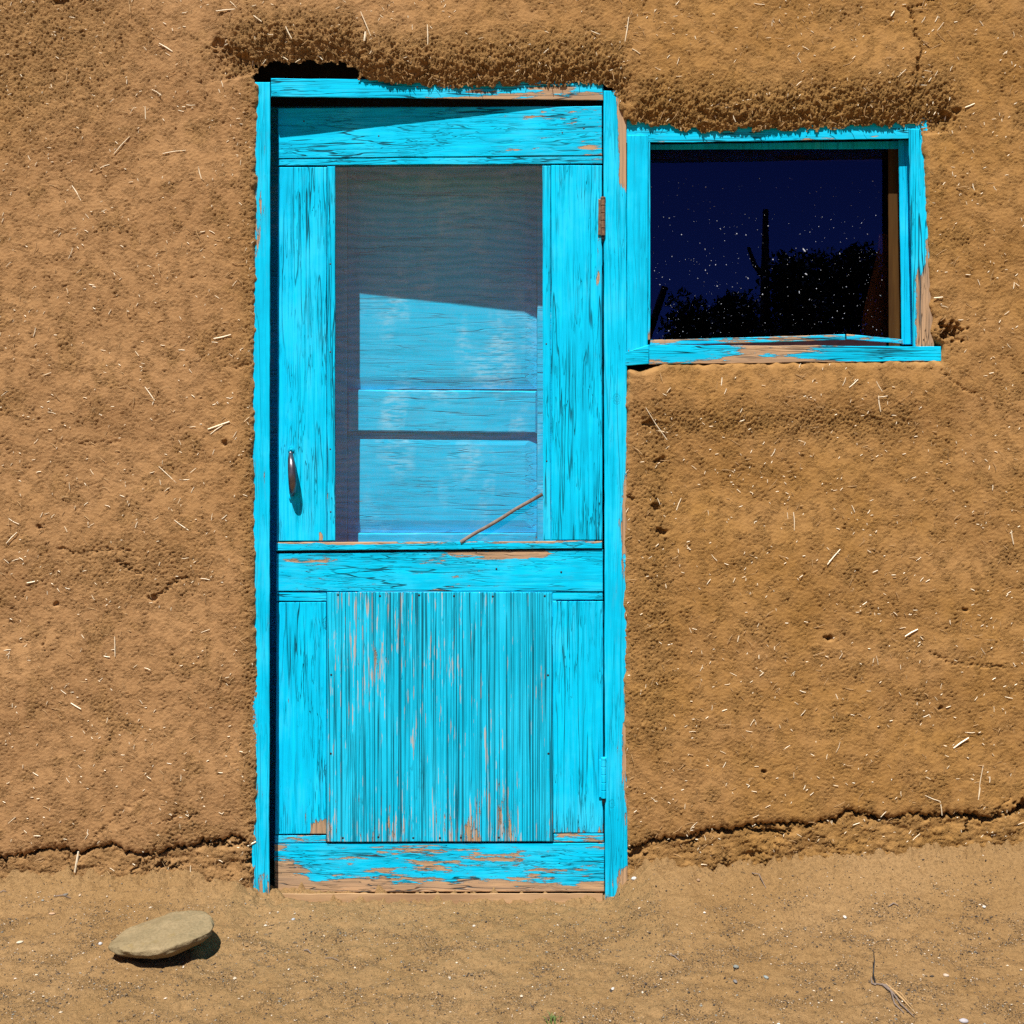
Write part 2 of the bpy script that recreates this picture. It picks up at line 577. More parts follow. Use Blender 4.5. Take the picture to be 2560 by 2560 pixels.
def sample(f, X, Z):
    i = np.round(Z / CELL).astype(int) % NN
    j = np.round(X / CELL).astype(int) % NN
    return f[i, j]


def axis(lo, hi, step, far_lo, far_hi, grow=1.3):
    a_ = list(np.arange(lo, hi + step * 0.5, step))
    s, x = step, lo
    pre = []
    while x > far_lo:
        s *= grow
        x -= s
        pre.append(max(x, far_lo))
    s, x = step, a_[-1]
    post = []
    while x < far_hi:
        s *= grow
        x += s
        post.append(min(x, far_hi))
    return np.array(pre[::-1] + a_ + post)


n_w1, n_w2, n_w3 = band(1, 0.25, 0.7), band(2, 0.06, 0.16), band(3, 0.022, 0.05)
n_c1, n_c2, n_f = band(4, 0.011, 0.021), band(5, 0.009, 0.014), band(6, 0.0065, 0.010)
n_p = band(7, 0.10, 0.45)
n_e = band(8, 0.014, 0.06)
n_k = band(9, 0.03, 0.12)

# outline of the hole in the plaster for door and window (photo places)
OPEN = [(632, 2330), (643, 1990), (644, 1700), (639, 1500), (636, 1000), (640, 640), (642, 330), (650, 214), (640, 204),
        (638, 166), (700, 155), (800, 158), (878, 160), (896, 200), (1000, 211), (1150, 219), (1300, 214), (1500, 213),
        (1532, 224), (1548, 275), (1560, 306), (1600, 312), (1650, 316), (1760, 330), (1850, 324), (2000, 327), (2100, 322),
        (2200, 315), (2302, 311), (2309, 420), (2318, 600), (2328, 850), (2352, 862), (2353, 902), (2200, 905),
        (1900, 907), (1650, 912), (1620, 924), (1568, 926), (1563, 1100), (1559, 1600), (1563, 2000), (1572, 2330)]
DOOR_EDGE = [(500, 190), (600, 168), (640, 160), (880, 160), (905, 203), (1000, 211), (1150, 219), (1300, 214),
             (1480, 212), (1540, 226), (1580, 240)]
WIN_EDGE = [(1540, 306), (1650, 316), (1760, 330), (1850, 324), (2000, 327), (2100, 322), (2200, 315), (2300, 309),
            (2400, 300)]
CRACK_L = [(-60, 2150), (0, 2146), (60, 2135), (110, 2123), (172, 2118), (180, 2130), (215, 2124), (250, 2118),
           (292, 2108), (322, 2128), (375, 2135), (402, 2128), (440, 2120), (490, 2113), (530, 2101), (560, 2096),
           (576, 2088), (604, 2096), (625, 2112), (650, 2100)]
CRACK_R = [(1560, 2122), (1600, 2113), (1635, 2098), (1710, 2092), (1765, 2072), (1830, 2070), (1880, 2058),
           (1960, 2056), (2030, 2058), (2090, 2044), (2112, 2025), (2160, 2032), (2225, 2045), (2268, 2033),
           (2350, 2036), (2425, 2029), (2462, 2048), (2500, 2030), (2560, 2016), (2700, 1990)]
# finer cracks: points, width mm, depth m
FINE = [([(1990 + 345, 0), (2270, 25), (2283, 55), (2288, 95), (2303, 125), (2290, 165), (2288, 210), (2272, 260)], 4, .012),
        ([(520, 2117), (560, 2112), (592, 2110), (622, 2117)], 5, .02),
        ([(175, 2130), (166, 2150), (176, 2180)], 4, .014),
        ([(355, 2140), (345, 2165), (335, 2178)], 4, .012), ([(400, 2165), (425, 2172), (450, 2160)], 5, .018),
        ([(1715, 2094), (1735, 2108), (1755, 2080)], 4, .015), ([(1870, 2074), (1920, 2079), (1972, 2077)], 6, .022),
        ([(2425, 2030), (2420, 2055), (2405, 2080)], 5, .016), ([(2462, 2046), (2500, 2010), (2520, 1990)], 3, .008),
        ([(400, 1490), (440, 1450), (470, 1445)], 4, .009), ([(150, 1368), (200, 1385), (255, 1372), (330, 1375)], 3, .006),
        ([(300, 1405), (345, 1430), (365, 1425)], 4, .009), ([(115, 1590), (110, 1625), (112, 1640)], 3, .007),
        ([(60, 1480), (35, 1520), (32, 1560)], 3, .004), ([(465, 1470), (460, 1520)], 3, .004),
        ([(440, 1610), (420, 1690)], 3, .004), ([(0, 1620), (60, 1600), (90, 1640)], 3, .003),
        ([(2320, 1630), (2370, 1655), (2440, 1662), (2510, 1665)], 3, .006), ([(2345, 930), (2395, 970), (2430, 985)], 3, .006),
        ([(230, 2100), (300, 2030), (380, 1975)], 3, .004), ([(420, 2050), (450, 2030)], 4, .008),
        ([(475, 2045), (495, 2028)], 4, .008), ([(560, 915), (600, 920), (632, 905)], 3, .006),
        ([(1570, 1400), (1640, 1450)], 3, .004), ([(2190, 70), (2230, 50)], 3, .004),
        ([(0, 880), (60, 890), (130, 900)], 3, .003), ([(140, 1100), (200, 1110), (300, 1105)], 3, .003)]
PITS = [(2372, 828, 26, .035), (548, 118, 20, .011), (575, 135, 16, .011), (610, 150, 18, .013), (160, 5, 18, .012),
        (2070, 1592, 9, .012), (2075, 1598, 6, .01), (1640, 1265, 14, .014), (1650, 1330, 12, .014), (1625, 1060, 14, .012),
        (630, 1140, 10, .014), (565, 1108, 8, .01), (100, 1318, 7, .01), (2410, 1522, 7, .012), (1905, 1925, 6, .014),
        (2350, 1770, 6, .01), (1650, 1150, 12, .012), (140, 1510, 7, .009), (385, 1495, 10, .01), (2555, 2010, 20, .03),
        (2456, 2045, 12, .02), (1575, 1245, 10, .01), (1592, 2135, 16, .02), (628, 2150, 16, .03), (410, 2165, 14, .018),
        (2365, 295, 16, .015), (2388, 280, 10, .012)]


def seg_dist(px, py, pts, closed=False):
    d = np.full(px.shape, 1e9)
    n = len(pts)
    for i in range(n if closed else n - 1):
        ax, ay = pts[i]
        bx, by = pts[(i + 1) % n]
        vx, vy = bx - ax, by - ay
        tt = np.clip(((px - ax) * vx + (py - ay) * vy) / (vx * vx + vy * vy), 0, 1)
        d = np.minimum(d, np.hypot(px - ax - tt * vx, py - ay - tt * vy))
    return d


def inside(px, py, pts):
    r = np.zeros(px.shape, bool)
    n = len(pts)
    for i in range(n):
        ax, ay = pts[i]
        bx, by = pts[(i + 1) % n]
        cnd = (ay > py) != (by > py)
        r ^= cnd & (px < (bx - ax) * (py - ay) / ((by - ay) + 1e-12) + ax)
    return r


def interp(pts, px):
    return np.interp(px, [p[0] for p in pts], [p[1] for p in pts])


# ---------------------------------------------------------------- ground sheet
GX = axis(-1.5, 1.5, 0.0035, -500, 500)
GY = axis(-0.80, 0.05, 0.0035, -700, 400)
gX, gY = np.meshgrid(GX, GY)
BASE = [(-3, .07), (-1.28, .052), (-1.07, .065), (-0.95, .058), (-0.86, .066), (-0.78, .05), (-0.68, .046), (-0.62, .012),
        (-0.5, -0.002), (0.2, -0.002), (0.25, .004), (0.29, .05), (0.34, .088), (0.42, .085), (0.50, .072), (0.70, .105), (0.95, .125),
        (1.15, .135), (1.28, .15), (3, .16)]


def soil_base(X, Y):
    d = np.clip(-Y, 0, None)
    b = interp(BASE, X)
    z = b * np.exp(-(d / (0.10 + 0.9 * b + 0.03 * np.sin(X * 5)))) + 0.006 * (1 - np.exp(-d / 0.5))
    z = z + np.where(b < 0.02, -0.006 * np.exp(-((d - 0.0) / 0.05) ** 2), 0)
    z = z + 0.012 * np.exp(-(((X + 0.50) / 0.10) ** 2 + ((d - 0.10) / 0.05) ** 2))
    return z


nearm = sm(3.0, 1.4, np.abs(gX)) * sm(-1.6, -0.75, gY)
gpatch = sm(-1.0, 2.2, sample(n_p, gX * 0.9 + 3.3, gY * 1.3) + 0.6 * sample(n_k, gX, gY) + 0.35 * sample(n_e, gX, gY)) * sm(0.05, 0.22, -gY)
gz = soil_base(gX, gY)
gz = gz + nearm * (0.0022 * sample(n_w2, gX, gY * 1.3) + 0.0005 * sample(n_w3, gX, gY) +
                   (0.0002 + 0.0004 * gpatch) * sample(n_c1, gX, gY) + (0.0003 + 0.0007 * gpatch) * sample(n_f, gX, gY))
gz = gz + nearm * np.exp(-np.clip(-gY, 0, None) / 0.05) * (0.006 * sample(n_k, gX, gY) + 0.003 * sample(n_e, gX, gY))
gz = gz + (1 - nearm) * 0.02 * np.sin(gX * 0.7) * np.cos(gY * 0.5) - 0.0001 * np.clip(-gY - 30, 0, None)
GV = np.stack([gX, gY, gz], -1)
ground = grid_mesh('ground', GV, np.ones((len(GY) - 1, len(GX) - 1), bool), M['ground'], {'rough': gpatch})
ground['kind'] = 'structure'


def ground_z(x, y):
    i = int(np.clip(np.searchsorted(GY, y), 0, len(GY) - 1))
    j = int(np.clip(np.searchsorted(GX, x), 0, len(GX) - 1))
    return float(gz[i, j])


def G(px, py):
    """point on the ground seen at a photo place"""
    z = 0.0
    for _ in range(8):
        dist = (CZ - z) * 1000.0 * D / (py - HOR) / 1.0 / 1.0
        dist = (CZ - z) * D * 1000.0 / ((py - HOR) * 1.0) / 1.0
        y = dist - D
        x = (px - 1280) / 1000.0 * dist / D
        z = ground_z(x, y)
    return x, y, z


# ---------------------------------------------------------------- adobe wall
WX = axis(-1.36, 1.36, CELL, -5.0, 5.0)
WZ = axis(-0.05, 2.30, CELL, -0.6, 3.3)
wX, wZ = np.meshgrid(WX, WZ)
PX = wX * 1000 + 1280
PY = HOR - (wZ - CZ) * 1000
core = (np.abs(wX) < 1.7) & (wZ < 2.6)

sd = np.where(inside(PX, PY, OPEN), -1.0, 1.0) * seg_dist(PX, PY, OPEN, True)
jag = sample(n_e, wX, wZ)
topness = np.maximum(sm(-60, 10, interp(DOOR_EDGE, PX) - PY + 20) * ((PX > 600) & (PX < 1560)),
                     sm(-60, 10, interp(WIN_EDGE, PX) - PY + 20) * ((PX >= 1560) & (PX < 2340)))
sd = sd + jag * (0.35 + 1.6 * topness) + sample(n_k, wX, wZ) * (1.5 + 2.0 * topness)

tD = interp(DOOR_EDGE, PX) - PY
tW = interp(WIN_EDGE, PX) - PY
actD = sm(480, 640, PX) * sm(1610, 1530, PX)
actW = sm(1530, 1620, PX) * sm(2420, 2340, PX)


def lip(tt, amp, r, fall):
    up = np.sin(np.clip(tt, 0, r) / r * math.pi / 2)
    return amp * np.where(tt < r, up, np.exp(-((tt - r) / fall) ** 2))


h = 0.009 + 0.0030 * sample(n_w1, wX, wZ) + 0.00035 * sample(n_w2, wX, wZ) + 0.00018 * sample(n_w3, wX, wZ)
h = h + np.where(tD > -5, actD * lip(tD, 0.011, 60, 150), 0)
h = h + np.where(tW > -5, actW * (lip(tW, 0.012, 65, 150)) , 0)
h = h + 0.007 * np.exp(-((PY - 1000) / 60.0) ** 2) * sm(1570, 1640, PX) * sm(2420, 2330, PX) * (PY > 890)
h = h - 0.007 * np.where(tD > -30, actD * np.exp(-(tD / 55.0) ** 2), 0) - 0.007 * np.where(tW > -30, actW * np.exp(-(tW / 55.0) ** 2), 0)
# rough, crumbly zones
rough = 0.6 * sm(0.3, 1.9, sample(n_p, wX, wZ) + 0.4 * sample(n_k, wX, wZ))
rough = np.maximum(rough, 1.25 * actD * sm(190, 70, tD) * (tD > -20))
rough = np.maximum(rough, 1.25 * actW * sm(190, 60, tW) * (tW > -20))
rough = np.maximum(rough, 0.95 * np.exp(-((PY - 1055) / 45.0) ** 2) * sm(1570, 1640, PX) * sm(2330, 2250, PX))
rough = np.maximum(rough, 0.85 * np.exp(-((PX - 1630) / 55.0) ** 2) * (PY > 1000) * sm(1960, 1800, PY))
rough = np.maximum(rough, 0.8 * np.exp(-((PX - 630) / 30.0) ** 2))
rough = np.maximum(rough, 0.9 * sm(450, 100, np.hypot(PX - 60, (PY - 100) * 1.1)))
rough = np.maximum(rough, 0.6 * sm(220, 60, np.hypot((PX - 340) * 0.7, (PY - 1420) * 1.6)))
billow = np.abs(sample(n_c1, wX, wZ)) - 0.8
billow2 = np.abs(sample(n_c2, wX * 0.9 + 0.7, wZ)) - 0.8
patchy = sm(-1.0, 1.2, sample(n_k, wX * 0.8 + 1.3, wZ))
h = h + rough * (0.0017 * billow + 0.0013 * billow2) + (0.0003 + 0.0007 * rough) * sample(n_f, wX, wZ)
h = h + (0.0001 + 0.00080 * patchy) * sample(n_f, wX * 0.55, wZ * 0.95) + 0.0002 * sample(n_c2, wX * 0.6, wZ)
lipz = np.maximum(actD * sm(130, 20, tD) * (tD > -20), actW * sm(130, 20, tW) * (tW > -20))
lipz = lipz * (0.25 + 0.75 * sm(0, 28, sd))
h = h + lipz * (0.0020 * billow + 0.0012 * billow2 + 0.0012 * sample(n_w3, wX, wZ))
# main crack line above the footing
for C_, lo_, hi_ in ((CRACK_L, -9999, 660), (CRACK_R, 1545, 9999)):
    reg = (PX > lo_) & (PX < hi_)
    s = PY - (interp(C_, PX) + 3.0 * sample(n_e, wX * 1.3, wZ * 0 + 0.4))
    wdt = np.clip(5.5 + 4.0 * sample(n_k, wX, wX * 0 + 1.1), 2.0, 13)
    up = np.where((s <= 0) & (s > -22), -0.007 * (1 + s / 22) ** 2, 0)
    dn = np.where(s > wdt, -0.008 + 0.008 * sm(0, 110, s) + 0.0016 * rough * billow, 0)
    cr = np.where((s > 0) & (s <= wdt), -0.045, 0)
    h = h + np.where(reg, up + dn + cr, 0)
    rough = np.where(reg & (s > 0), np.maximum(rough, 0.7), rough)
    h = h + np.where(reg & (s > wdt), 0.0016 * billow + 0.0009 * sample(n_w3, wX * 0.6, wZ * 1.4) + 0.0022 * sample(n_w2, wX, wZ), 0)
for pts, wd, dp in FINE:
    x0, x1 = min(p[0] for p in pts) - 25, max(p[0] for p in pts) + 25
    y0, y1 = min(p[1] for p in pts) - 25, max(p[1] for p in pts) + 25
    b_ = (PX > x0) & (PX < x1) & (PY > y0) & (PY < y1)
    ii = np.where(b_)
    dd = seg_dist(PX[ii] + 3.5 * jag[ii], PY[ii] + 3.0 * n_e[(ii[0] * 3) % NN, ii[1] % NN], pts)
    h[ii] -= dp * np.exp(-(dd / (wd * 0.55)) ** 2)
for cx, cy, rr, dp in PITS:
    ii = np.where((np.abs(PX - cx) < rr * 2.5) & (np.abs(PY - cy) < rr * 2.5))
    dd = np.hypot(PX[ii] - cx, (PY[ii] - cy) * 1.3) + 0.35 * rr * jag[ii]
    h[ii] -= dp * sm(1.15, 0.55, dd / rr)
# plaster turns in at the edge of the hole
rim = 18.0 - 10.0 * topness
ed = np.clip(sd / rim, 0, 1)
turn = np.sqrt(np.clip(1 - (1 - ed) ** 2, 0, 1))
floor_ = -0.004 + 0.0075 * topness
h = np.where(sd < rim, np.minimum(h, floor_ + (h - floor_) * turn), h)
h = np.where(sd < 0, floor_ + sd * 0.0075 * (1 - topness), h)
wall_h = h
keep_v = sd > np.where(topness > 0.5, -2.0, -12.0)
keep = keep_v[:-1, :-1] & keep_v[1:, :-1] & keep_v[:-1, 1:] & keep_v[1:, 1:]
adobe = thing('adobe_wall', 'sunlit brown adobe wall of straw-flecked mud plaster around door and window', 'wall')
WV = np.stack([wX, -h, wZ], -1)
plaster = grid_mesh('plaster', WV, keep, M['adobe'], {'rough': rough, 'patchy': patchy})
plaster.parent = adobe


def wall_y(x, z):
    i = int(np.clip(np.searchsorted(WZ, z), 0, len(WZ) - 1))
    j = int(np.clip(np.searchsorted(WX, x), 0, len(WX) - 1))
    return -float(wall_h[i, j]), float(sd[i, j])


# the room behind: closed so that it is dark
rv, rf = box(-5.0, 5.0, 0.26, 4.0, -0.6, 3.3)
rf = [q for k, q in enumerate(rf) if k != 2]
mesh_obj('room', rv, rf, M['room'], adobe)
rv, rf = box(-5.0, 5.0, -0.03, 4.0, 3.28, 3.4)
mesh_obj('parapet', rv, rf, M['adobe'], adobe)
# inside faces of the wall between the openings
for nm, (x0, x1, z0, z1) in (('pier', (-5.0, -0.66, -0.6, 3.3)), ('pier', (1.12, 5.0, -0.6, 3.3)),
                             ('lintel', (-0.66, 1.12, 2.04, 3.3)), ('apron', (0.30, 1.12, -0.6, 1.29))):
    rv, rf = box(x0, x1, 0.13 if nm == 'lintel' else 0.075, 0.262, z0, z1)
    mesh_obj(nm, rv, rf, M['room'], adobe)
rv, rf = box(0.285, 0.30, 0.1, 0.262, 1.29, 2.14)
mesh_obj('pier', rv, rf, M['room'], adobe)

# straw in the plaster ------------------------------------------------------------
def straw_geo(c, ang, L, w, lift, bend, tilt=0.0, norm=None):
    """bent four sided stalk lying on the wall"""
    ux, uz = math.cos(ang), math.sin(ang)
    nx_, nz_ = -uz, ux
    pts = []
    for k, tt in enumerate((-0.5, 0.0, 0.5)):
        b = bend * (0.25 - tt * tt) * 4 * L * 0.25
        pts.append((c[0] + ux * L * tt + nx_ * b, c[1] - lift - tilt * (tt + 0.5) * L, c[2] + uz * L * tt + nz_ * b))
    vs, fs = [], []
    for k, p in enumerate(pts):
        r = w * (0.5 if k == 1 else 0.38)
        vs += [(p[0] + nx_ * r, p[1], p[2] + nz_ * r), (p[0], p[1] - r * 0.8, p[2]), (p[0] - nx_ * r, p[1], p[2] - nz_ * r),
               (p[0], p[1] + r * 0.8, p[2])]
    for k in (0, 1):
        for i in range(4):
            j = (i + 1) % 4
            fs.append((k * 4 + i, k * 4 + j, k * 4 + 4 + j, k * 4 + 4 + i))
    fs += [(3, 2, 1, 0), (8, 9, 10, 11)]
    return vs, fs


SPOTS = [((545, 36), (597, 31), 3.2), ((580, 12), (597, 28), 2.6), ((290, 388), (329, 345), 3.0), ((183, 466), (205, 503), 3.0),
         ((402, 114), (435, 134), 3.6), ((410, 387), (468, 379), 2.2), ((537, 848), (580, 838), 3.8), ((523, 1074), (577, 1055), 5.0),
         ((530, 1086), (560, 1064), 3.0), ((366, 968), (390, 1002), 2.6), ((22, 1358), (49, 1330), 3.0), ((70, 1457), (98, 1451), 4.0),
         ((399, 1166), (443, 1207), 2.2), ((180, 1756), (205, 1771), 3.4), ((290, 1590), (291, 1640), 2.4),
         ((199, 2126), (190, 2178), 5.0), ((477, 2163), (478, 2200), 2.4), ((450, 2196), (468, 2186), 2.2),
         ((2096, 1372), (2064, 1410), 3.6), ((2260, 1590), (2292, 1572), 4.0), ((2380, 1868), (2418, 1842), 4.4),
         ((1612, 1020), (1665, 1100), 1.8), ((1640, 1077), (1668, 1082), 1.8), ((2524, 1325), (2530, 1360), 2.8),
         ((2445, 1965), (2440, 1995), 2.0), ((2452, 1910), (2440, 1990), 1.6), ((2308, 1985), (2346, 2000), 1.8),
         ((2346, 2000), (2351, 2035), 2.6), ((2408, 273), (2432, 263), 4.2), ((2330, 747), (2352, 745), 4.0),
         ((1980, 1280), (1982, 1325), 2.2), ((1690, 1275), (1702, 1245), 2.6), ((1800, 965), (1802, 945), 2.6),
         ((620, 2115), (640, 2104), 5.0), ((905, 40), (930, 100), 2.2), ((1070, 70), (1071, 120), 2.6), ((915, 115), (918, 92), 5.0),
         ((735, 108), (720, 78), 2.8), ((1570, 50), (1560, 115), 2.6), ((1578, 130), (1598, 143), 2.8), ((2224, 45), (2233, 32), 4.2),
         ((640, 50), (660, 65), 3.4), ((700, 140), (722, 154), 2.6), ((2118, 970), (2140, 950), 3.0), ((2190, 990), (2196, 1030), 2.6),
         ((2185, 955), (2200, 980), 2.4), ((440, 1300), (475, 1325), 2.4), ((365, 268), (366, 300), 2.2), ((500, 420), (508, 452), 2.4)]
for (x0, y0), (x1, y1), wd in SPOTS:
    q0, q1 = P(x0, y0), P(x1, y1)
    cx, cz = (q0[0] + q1[0]) / 2, (q0[2] + q1[2]) / 2
    yy = min(wall_y(q0[0], q0[2])[0], wall_y(q1[0], q1[2])[0], wall_y(cx, cz)[0])
    vs, fs = straw_geo((cx, yy, cz), math.atan2(q1[2] - q0[2], q1[0] - q0[0]), math.hypot(q1[0] - q0[0], q1[2] - q0[2]),
                       wd / 1000, wd / 4000, R.uniform(-0.12, 0.12))
    mesh_obj('straw', vs, fs, M['straw'], adobe)

parts_a, parts_b = [], []
tries = 0
while len(parts_a) < 2300 or len(parts_b) < 2600:
    tries += 1
    if tries > 20000:
        break
    x, z = R.uniform(-1.5, 1.5), R.uniform(0.03, 2.4)
    y, s_ = wall_y(x, z)
    if s_ < 6:
        continue
    if R.random() > 0.35 + 0.65 * float(sm(-1.2, 1.0, n_p[int(z * 260) % NN, int((x + 2) * 260) % NN])):
        continue
    if len(parts_a) < 2300:
        L = min(0.032, 0.0035 + R.expovariate(1 / 0.0045))
        parts_a.append(straw_geo((x, y, z), R.gauss(0.5, 1.0), L, R.uniform(0.0012, 0.0024), R.uniform(0.0004, 0.0016),
                                 R.uniform(-0.25, 0.25), R.uniform(-0.05, 0.12)))
    else:
        L = min(0.03, 0.004 + R.expovariate(1 / 0.007))
        parts_b.append(straw_geo((x, y, z), R.gauss(0.6, 1.1), L, R.uniform(0.0009, 0.002), R.uniform(0.0, 0.0015),
                                 R.uniform(-0.4, 0.4), R.uniform(-0.05, 0.25)))
# stalks bristling out of the broken lips over door and window
for k in range(110):
    if k % 2:
        px = R.uniform(640, 1540)
        ey = float(interp(DOOR_EDGE, px))
    else:
        px = R.uniform(1570, 2300)
        ey = float(interp(WIN_EDGE, px))
    x, _, z = P(px, ey - abs(R.gauss(0, 22)) - 2)
    y, s_ = wall_y(x, z)
    parts_b.append(straw_geo((x, y, z), R.gauss(-1.2, 0.7), R.uniform(0.005, 0.018), R.uniform(0.0009, 0.0018), 0.001,
                             R.uniform(-0.4, 0.4), R.uniform(0.0, 0.5)))
v_, f_ = join(parts_a)
mesh_obj('straw_flecks', v_, f_, M['straw'], adobe, kind='stuff')
v_, f_ = join(parts_b)
mesh_obj('dusty_straw_flecks', v_, f_, M['straw_dim'], adobe, kind='stuff')

# ---------------------------------------------------------------- door frame
frame = thing('door_frame', 'narrow turquoise wooden frame set in the mud wall around the screen door', 'door frame', (0, 0.0, 0.0))


def wr_jl(px, py):
    w = 0.02
    if 330 < py < 640:
        w += 0.22 * (1 if px < 668 else 0.3)
    if py > 2090:
        w += 0.10
    if py > 2185:
        w += 0.22
    return w + 0.1 * max(0, (650 - px) / 10.0)


def wr_head(px, py):
    w = 0.12 + 0.14 * sm(950, 1300, px)
    f = (py - 197) / 50.0
    return w + 0.40 * sm(0.6, 1.0, f) * sm(900, 1250, px) - 0.1 * sm(900, 690, px)


def wr_jr(px, py):
    w = 0.02 + 0.65 * sm(1547, 1562, px) * (0.55 + 0.45 * math.sin(py / 90.0)) * sm(1000, 1250, py)
    if py < 520:
        w += 0.7 * sm(1541, 1550, px) * sm(520, 440, py)
    return w + 0.3 * sm(2150, 2200, py) + (0.45 if py > 2170 and px > 1545 else 0)


board('jamb', frame, M['pj'], ((634, 205), (676, 205), (673, 2300), (630, 2300)), 0.0, 0.20, wr_jl, jit=0.0012)
board('head', frame, M['flake'], ((677.5, 196), (1507.5, 203), (1507.5, 251), (677.5, 242)), 0.0006, 0.20, wr_head, jit=0.0012)
board('jamb', frame, M['pj'], ((1509, 226), (1566, 226), (1569, 2300), (1513, 2300)), -0.002, 0.20, wr_jr, jit=0.001)
# stops added behind the leaf to block light in its gaps
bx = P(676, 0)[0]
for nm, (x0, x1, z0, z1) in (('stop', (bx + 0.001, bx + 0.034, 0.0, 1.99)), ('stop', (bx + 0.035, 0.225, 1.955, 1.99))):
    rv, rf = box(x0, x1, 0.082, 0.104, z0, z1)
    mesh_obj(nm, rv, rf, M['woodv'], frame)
# sill under the leaf
board('threshold', frame, M['wood'], ((690, 2233.5), (1508, 2233.5), (1508, 2290), (690, 2290)), -0.012, 0.21, None, jit=0.0015)

# ---------------------------------------------------------------- screen door leaf (hangs slightly inwards on the latch side)
leaf = thing('screen_door', 'weathered turquoise screen door with wire mesh above and grooved plywood panel below', 'screen door', P(1280, 2235))
leaf.location = Vector((0, 0.02, 0.004))


def ly(px):
    return 0.003 + 0.045 * (1505.0 - px) / 810.0


def lyo(d):
    return lambda px: ly(px) + d


def w_top(px, py):
    w = 0.0 + 0.26 * sm(1150, 1420, px)
    w += 0.22 * math.exp(-((px - 1310) / 70.0) ** 2 - ((py - 378) / 12.0) ** 2)
    w += 0.22 * math.exp(-((px - 1480) / 30.0) ** 2 - ((py - 372) / 14.0) ** 2)
    return w + 0.16 * math.exp(-((px - 1380) / 90.0) ** 2 - ((py - 298) / 8.0) ** 2)


def w_stile(px, py):
    w = -0.08
    if 795 < px < 814 and py > 1325:
        w += 0.9
    if px > 1480 and 400 < py < 720:
        w += 0.26
    return w


def w_low(px, py):
    w = -0.06 + 0.22 * sm(1980, 2085, py)
    if px < 820:
        w += 0.75 * sm(48, 30, math.hypot(px - 816, py - 2088))
    if px < 700:
        w += 0.12
    return w + (0.2 * sm(2040, 2085, py) if px > 1380 else 0)


def w_ply(px, py):
    w = -0.03 + 0.42 * sm(1900, 2105, py) * (0.7 + 0.3 * math.sin(px / 37.0))
    w += 0.17 * math.exp(-((px - 965) / 60.0) ** 2) * sm(2000, 1500, py)
    return w + 0.10 * sm(920, 830, px)


def w_kick(px, py):
    w = 0.20 + 0.10 * math.sin(px / 60.0 + py / 9.0)
    w += 0.42 * sm(2188, 2222, py)
    w += 0.45 * sm(800, 740, px) * sm(2150, 2180, py) + 0.18 * sm(760, 690, px)
    return w + 0.10 * math.exp(-((py - 2126) / 9.0) ** 2)


def w_mid(px, py):
    w = 0.14 + 0.12 * math.exp(-((px - 1110) / 60.0) ** 2)
    return w + 0.55 * sm(1399, 1388, py) * sm(1090, 1140, px) * sm(1380, 1350, px)


board('top_rail', leaf, M['ph'], ((695, 271), (1505, 265), (1505, 388), (695, 396)), lyo(0), 0.028, w_top)
board('screen_bead', leaf, M['ph'], ((695, 398), (1505, 390), (1505, 409), (695, 414)), lyo(0.0015), 0.026,
      lambda px, py: 0.0 + 0.3 * sm(1250, 1450, px))
board('stile', leaf, M['pv'], ((695, 418), (817, 418), (817, 1352), (692, 1353)), lyo(0.002), 0.026, w_stile)
board('screen_bead', leaf, M['pv'], ((818.5, 416), (838, 416), (838, 1352), (818, 1352)), lyo(0.0), 0.02, None)
board('screen_bead', leaf, M['pv'], ((1356, 414), (1376, 414), (1377, 1350), (1358, 1350)), lyo(0.0), 0.02, None)
board('stile', leaf, M['pv'], ((1378, 413), (1505, 413), (1506, 1350), (1378.5, 1350)), lyo(0.002), 0.026, w_stile)
board('ledge', leaf, M['ph'], ((691, 1356), (1505, 1352), (1505, 1371), (691, 1377)), lyo(-0.004), 0.030,
      lambda px, py: 0.13 + 0.4 * sm(1364, 1356, py))
board('mid_rail', leaf, M['ph'], ((691, 1384), (1507, 1373.5), (1507, 1478), (691, 1478)), lyo(0.001), 0.026, w_mid, jit=0.0012)
board('gap_shade_strip', leaf, M['nail'], ((691, 1370), (1505, 1368), (1505, 1390), (691, 1390)), lyo(0.022), 0.006, None)  # near-black strip painting the shade in the gap under the ledge
board('rail_strip', leaf, M['ph'], ((691, 1480), (816, 1480), (816, 1503), (691, 1503)), lyo(0.004), 0.022, None)
board('rail_strip', leaf, M['ph'], ((1381, 1479), (1507, 1479.5), (1507, 1500), (1381, 1500)), lyo(0.004), 0.022, None)
board('lower_stile', leaf, M['pv'], ((692, 1506), (816, 1506), (816, 2085), (688, 2086)), lyo(0.004), 0.022, w_low)
board('lower_stile', leaf, M['pv'], ((1381.5, 1503), (1508, 1503), (1508, 2082), (1383, 2082)), lyo(0.004), 0.022, w_low)
board('rail_strip', leaf, M['flake'], ((687, 2089), (815, 2088), (815, 2106), (687, 2108)), lyo(0.003), 0.022, lambda px, py: 0.34)
board('rail_strip', leaf, M['flake'], ((1384, 2085), (1509, 2084), (1509, 2105), (1384, 2106)), lyo(0.003), 0.022, lambda px, py: 0.28)
board('plywood_panel', leaf, M['ply'], ((817.5, 1480.5), (1380, 1481), (1382, 2104), (816.5, 2105)), lyo(-0.003), 0.030, w_ply)
board('bottom_rail', leaf, M['flake'], ((686, 2109), (1511, 2107.5), (1511, 2229), (686, 2231)), lyo(0.0015), 0.028, w_kick)

